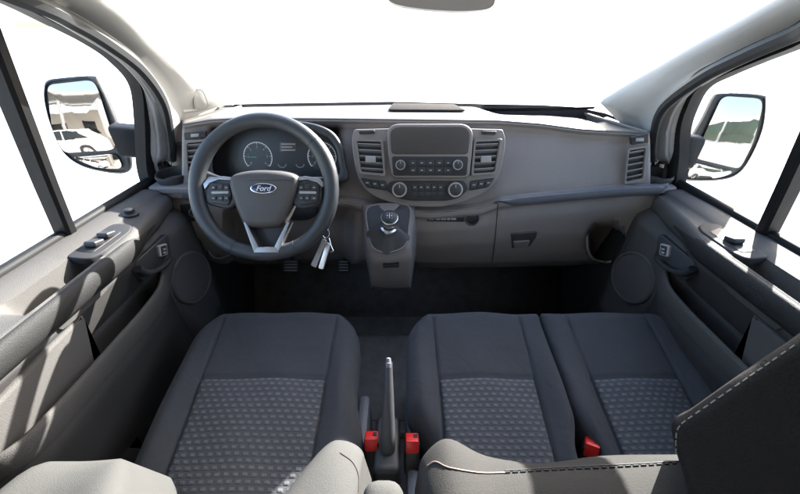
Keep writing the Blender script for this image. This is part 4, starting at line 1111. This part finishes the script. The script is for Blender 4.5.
# ================================================================== DOOR MIRRORS
def door_mirror(label, c_px, cx, outer, glass1, glass2, r_dir, arm, side):
    c = P(*c_px, x=cx); d = c.normalized(); n = (V(r_dir).normalized() - d).normalized()
    pl = Plane(c, n)
    t = thing('door_mirror', label, 'mirror', c + V((0, 0, -.2)), 'door mirrors')
    oo = sclosed([pl.at(*p) for p in outer], 5)
    cen = sum(oo, V((0, 0, 0))) / len(oo)
    rings = [[cen + (p - cen) * k + n * h for p in oo] for k, h in ((.30, -.125), (.62, -.115), (.86, -.08), (.96, -.04), (.985, -.016), (1.0, -.014), (1.0, -.003), (.985, 0), (.955, .002), (.945, -.006), (.5, -.006))]
    v, f = loft(rings); hs = mo('housing', v, f, 'softblack', t, sharp=60)
    # painted cap over the back
    rings = [[cen + (p - cen) * k + n * h for p in oo] for k, h in ((.25, -.150), (.62, -.140), (.90, -.10), (.995, -.055), (1.004, -.016), (.99, -.0155), (.9, -.06))]
    v, f = loft(rings); mo('cap', v, f, 'paint', t, sharp=60)
    for g, Rc in ((glass1, 1.6), (glass2, .5)):
        ol = rpoly([pl.at(*p, .0) for p in g], .02, 5); gc = sum(ol, V((0, 0, 0))) / len(ol)
        rg = [[(gc + (p - gc) * k) + n * (.001 + (.006 if Rc < 1 else .004) - ((p - gc) * k).length_squared / (2 * Rc) * .9) for p in ol] for k in (1, .8, .6, .4, .2, .02)]
        # keep the rim of the bulged glass above the housing
        rim_z = min((q - c).dot(n) for q in rg[0]); rg = [[q + n * (.0015 - rim_z) for q in r] for r in rg]
        v, f = loft([[q - n * .012 for q in rg[0]]] + rg); mo('mirror_glass', v, f, 'mirror', t, sharp=60)
    m = MB(); q = [V(p) for p in arm]
    rings = [[p + V((0, a * .5, b_)) for a, b_ in ((-.04, -.05), (.06, -.06), (.06, .05), (-.04, .045))] for p in q]
    m.add(*loft([rpoly(r, .015, 3) for r in rings])); m.build('mirror_arm', 'softblack', t)
    return t
door_mirror('driver side door mirror reflecting a white car, steel canopy and blue sky', (85, 125), -1.0,
    [(43, 90), (46, 81), (60, 78), (92, 76), (99, 82), (112, 112), (126, 148), (130, 166), (124, 173.5), (104, 172.5), (80, 166), (62, 152), (50, 126), (44, 104)],
    [(47.5, 85), (92, 80), (98, 88), (116.5, 146), (112, 150), (64, 153), (53, 131)], [(71, 157), (117, 153.5), (124, 168.5), (100, 168)],
    (-.28, -.955, .03), (P(118, 140, t=1.07), P(134, 141, t=1.1), P(150, 142, t=1.13)), -1)
door_mirror('passenger side door mirror reflecting green tinted windows of a parked minibus', (722, 135), 1.02,
    [(767, 100), (763, 95), (745, 93), (724, 93), (715, 97), (703, 120), (690, 142), (679, 163), (678, 176), (688, 181), (718, 181), (738, 175), (752, 157), (764, 128)],
    [(722, 96), (760, 98.5), (762, 106), (753, 141), (741, 166), (737, 168.5), (694, 158), (704, 134)], [(692, 162), (735, 172), (718, 178), (686, 178)],
    (.20, -.97, -.01), (P(695, 152, t=1.07), P(680, 150, t=1.09), P(668, 148, t=1.12)), 1)
# interior mirror
rv = thing('rear_view_mirror', 'dark rear view mirror hanging at the top of the windscreen', 'mirror', P(442, 0, y=.70))
RP = Plane(P(442, 2, y=.70), (0, -.99, .10))
m = MB(); m.add(*pad(sclosed([RP.at(*p) for p in ((388, -24), (387, -4), (394, 4), (420, 9), (460, 11.5), (488, 9), (495, 1), (497, -18), (492, -30), (440, -34))]), -RP.n, -.004, .035, .015, 5)); m.build('mirror_shell', 'knob', rv)
m = MB(); m.add(*pad(sclosed([RP.at(*p) for p in ((391, -22), (390, -10), (397, -5), (420, -1), (460, 1), (486, -1), (490, -6), (492, -18), (487, -28), (440, -31))]), RP.n, -.003, .004, .002)); m.build('mirror_glass', 'mirror', rv)
m = MB(); m.add(*tube([RP.loc(0, .03, -.03), RP.loc(0, .08, -.05), V((XC + .07, .80, .19))], .012, 10)); m.build('mirror_stem', 'softblack', rv)

# ================================================================== YARD BEHIND THE VAN (seen in the mirrors)
def parked_vehicle(name, label, cat, loc, yaw, prof, width, win, wheels, wr, glassm, glass_h):
    t = thing(name, label, cat, loc)
    Rm = Matrix.Rotation(yaw, 3, 'Z'); o = V(loc)
    tf = lambda x, y, z: o + Rm @ V((x, y, z))
    hw = width / 2; pr = rpoly([V((x, 0, z)) for x, z in prof], .12, 4)
    rings = []
    for k, (y, sc) in enumerate(((-hw, .94), (-hw * .97, .985), (-hw * .8, 1), (hw * .8, 1), (hw * .97, .985), (hw, .94))):
        rings.append([tf(p.x * sc, y * (1 - .10 * smooth(.9, 1.7, p.z)), .35 + (p.z - .35) * (sc if p.z > .5 else 1)) for p in pr])
    v, f = loft(rings); bd_ = mo('body', v, f, 'paint', t, sharp=50)
    for s in (-1, 1):
        for q in win:
            yy = lambda z: s * (hw * (1 - .10 * smooth(.9, 1.7, z)) + .004)
            m = MB(); m.add(*pad(rpoly([tf(x, yy(z), z) for x, z in q], .06), Rm @ V((0, s, .05)), -.02, .012, .005)); m.build('window', glassm, t)
        for x in wheels:
            c = tf(x, s * (hw - .03), wr); n = Rm @ V((0, s, 0))
            m = MB(); m.add(*lathe(c, n, [(wr * .6, -.14), (wr * .95, -.12), (wr, -.06), (wr, .02), (wr * .93, .06), (wr * .68, .06), (wr * .66, .03)], 32)); wl = m.build('wheel', 'tyre', t)
            m = MB(); m.add(*lathe(c, n, [(wr * .67, .0), (wr * .66, .045), (wr * .6, .05), (wr * .56, .02), (wr * .2, .035), (0, .05)], 24))
            for k in range(5):
                a = 2 * math.pi * k / 5; dd = Rm @ V((math.cos(a), 0, math.sin(a)))
                m.add(*tube([c + dd * wr * .12 + n * .045, c + dd * wr * .62 + n * .045], wr * .07, 6))
            m.build('rim', 'silver', wl)
    for s in (-1, 1):
        m = MB(); m.add(*box(tf(prof[0][0] + .03, s * hw * .72, .75), (.10, .28, .14), .03, Rm)); m.build('headlight', 'chrome', t)
    return t
suv = [(-2.15, .40), (-2.2, .85), (-1.35, 1.02), (-.65, 1.58), (1.2, 1.62), (1.95, 1.1), (2.1, .95), (2.1, .40)]
parked_vehicle('parked_car', 'white parked car on the yard seen in the driver side mirror', 'car', (-5.4, -9.5, GZ), R(8), suv, 1.8,
    [[(-1.15, 1.06), (-.6, 1.5), (.2, 1.54), (.2, 1.06)], [(.28, 1.06), (.28, 1.54), (1.15, 1.52), (1.65, 1.1)]], (-1.35, 1.35), .36, 'darkglass', 1.0)
bus = [(-2.6, .35), (-2.65, 1.0), (-2.3, 1.25), (-1.7, 2.25), (2.5, 2.35), (2.6, 1.4), (2.6, .35)]
parked_vehicle('parked_minibus', 'white minibus with green tinted windows seen in the passenger side mirror', 'minibus', (3.4, -6.4, GZ), R(38), bus, 1.95,
    [[(-1.9, 1.3), (-1.5, 2.05), (-.9, 2.1), (-.9, 1.3)], [(-.8, 1.3), (-.8, 2.1), (.4, 2.12), (.4, 1.3)], [(.5, 1.3), (.5, 2.12), (2.2, 2.15), (2.25, 1.3)]], (-1.6, 1.6), .36, 'greenglass', 1.3)
cpn = thing('carport', 'grey steel canopy with beams over the parked car', 'carport', (-6.5, -13, GZ))
m = MB(); m.add(*box((-6.5, -13.5, 1.9), (14, 6, .22), .03)); m.build('canopy_roof', 'steel', cpn)
for x in (-12.5, -9.2, -6, -3, -.4):
    m = MB(); m.add(*box((x, -11.2, (1.8 + GZ) / 2), (.2, .2, 1.8 - GZ), .02)); m.build('post', 'steel', cpn)
for z in (.9, 1.35):
    m = MB(); m.add(*box((-6.5, -11.2, z), (14, .12, .16), .02)); m.build('beam', 'wallwhite' if z < 1 else 'steel', cpn)
m = MB(); m.add(*box((-6.5, -16.4, -.4), (14, .2, 3.1), .02)); m.build('back_wall', 'wallwhite', cpn)
for x in (-11, -8.5, -5.5, -2.5):
    m = MB(); m.add(*box((x, -16.27, -.2), (1.5, .06, 1.2), .02)); m.build('window', 'darkglass', cpn)
def shrub(loc, r, hgt, label):
    t = thing('shrub', label, 'shrub', loc, 'shrubs at the edge of the yard'); m = MB()
    for k in range(900):
        a = random.uniform(0, 6.28); h = random.random(); rr_ = r * math.sqrt(random.random()) * (.55 + .6 * math.sin(math.pi * min(1, h * .9 + .1))) * random.uniform(.8, 1.15)
        c = V(loc) + V((rr_ * math.cos(a), rr_ * math.sin(a), .2 + h * hgt)); s = random.uniform(.05, .10)
        e1 = V((random.gauss(0, 1), random.gauss(0, 1), random.gauss(0, 1))).normalized(); e2 = e1.orthogonal().normalized()
        m.add([c - e1 * s, c + e2 * s * .5, c + e1 * s, c - e2 * s * .5], [[0, 1, 2, 3]])
    m.build('foliage', 'leaf', t, recalc=False)
    m = MB()
    for k in range(5):
        a = k * 1.26; m.add(*tube([V(loc), V(loc) + V((math.cos(a) * r * .3, math.sin(a) * r * .3, hgt * .5)), V(loc) + V((math.cos(a) * r * .5, math.sin(a) * r * .5, hgt * .9))], lambda q: .03 - .02 * q, 6))
    m.build('stem', 'bark', t)
shrub((-8.6, -9.0, GZ), .8, 1.5, 'green shrub left of the white parked car in the mirror')
shrub((-9.8, -10.4, GZ), .7, 1.1, 'lower green shrub behind the taller one by the canopy post')
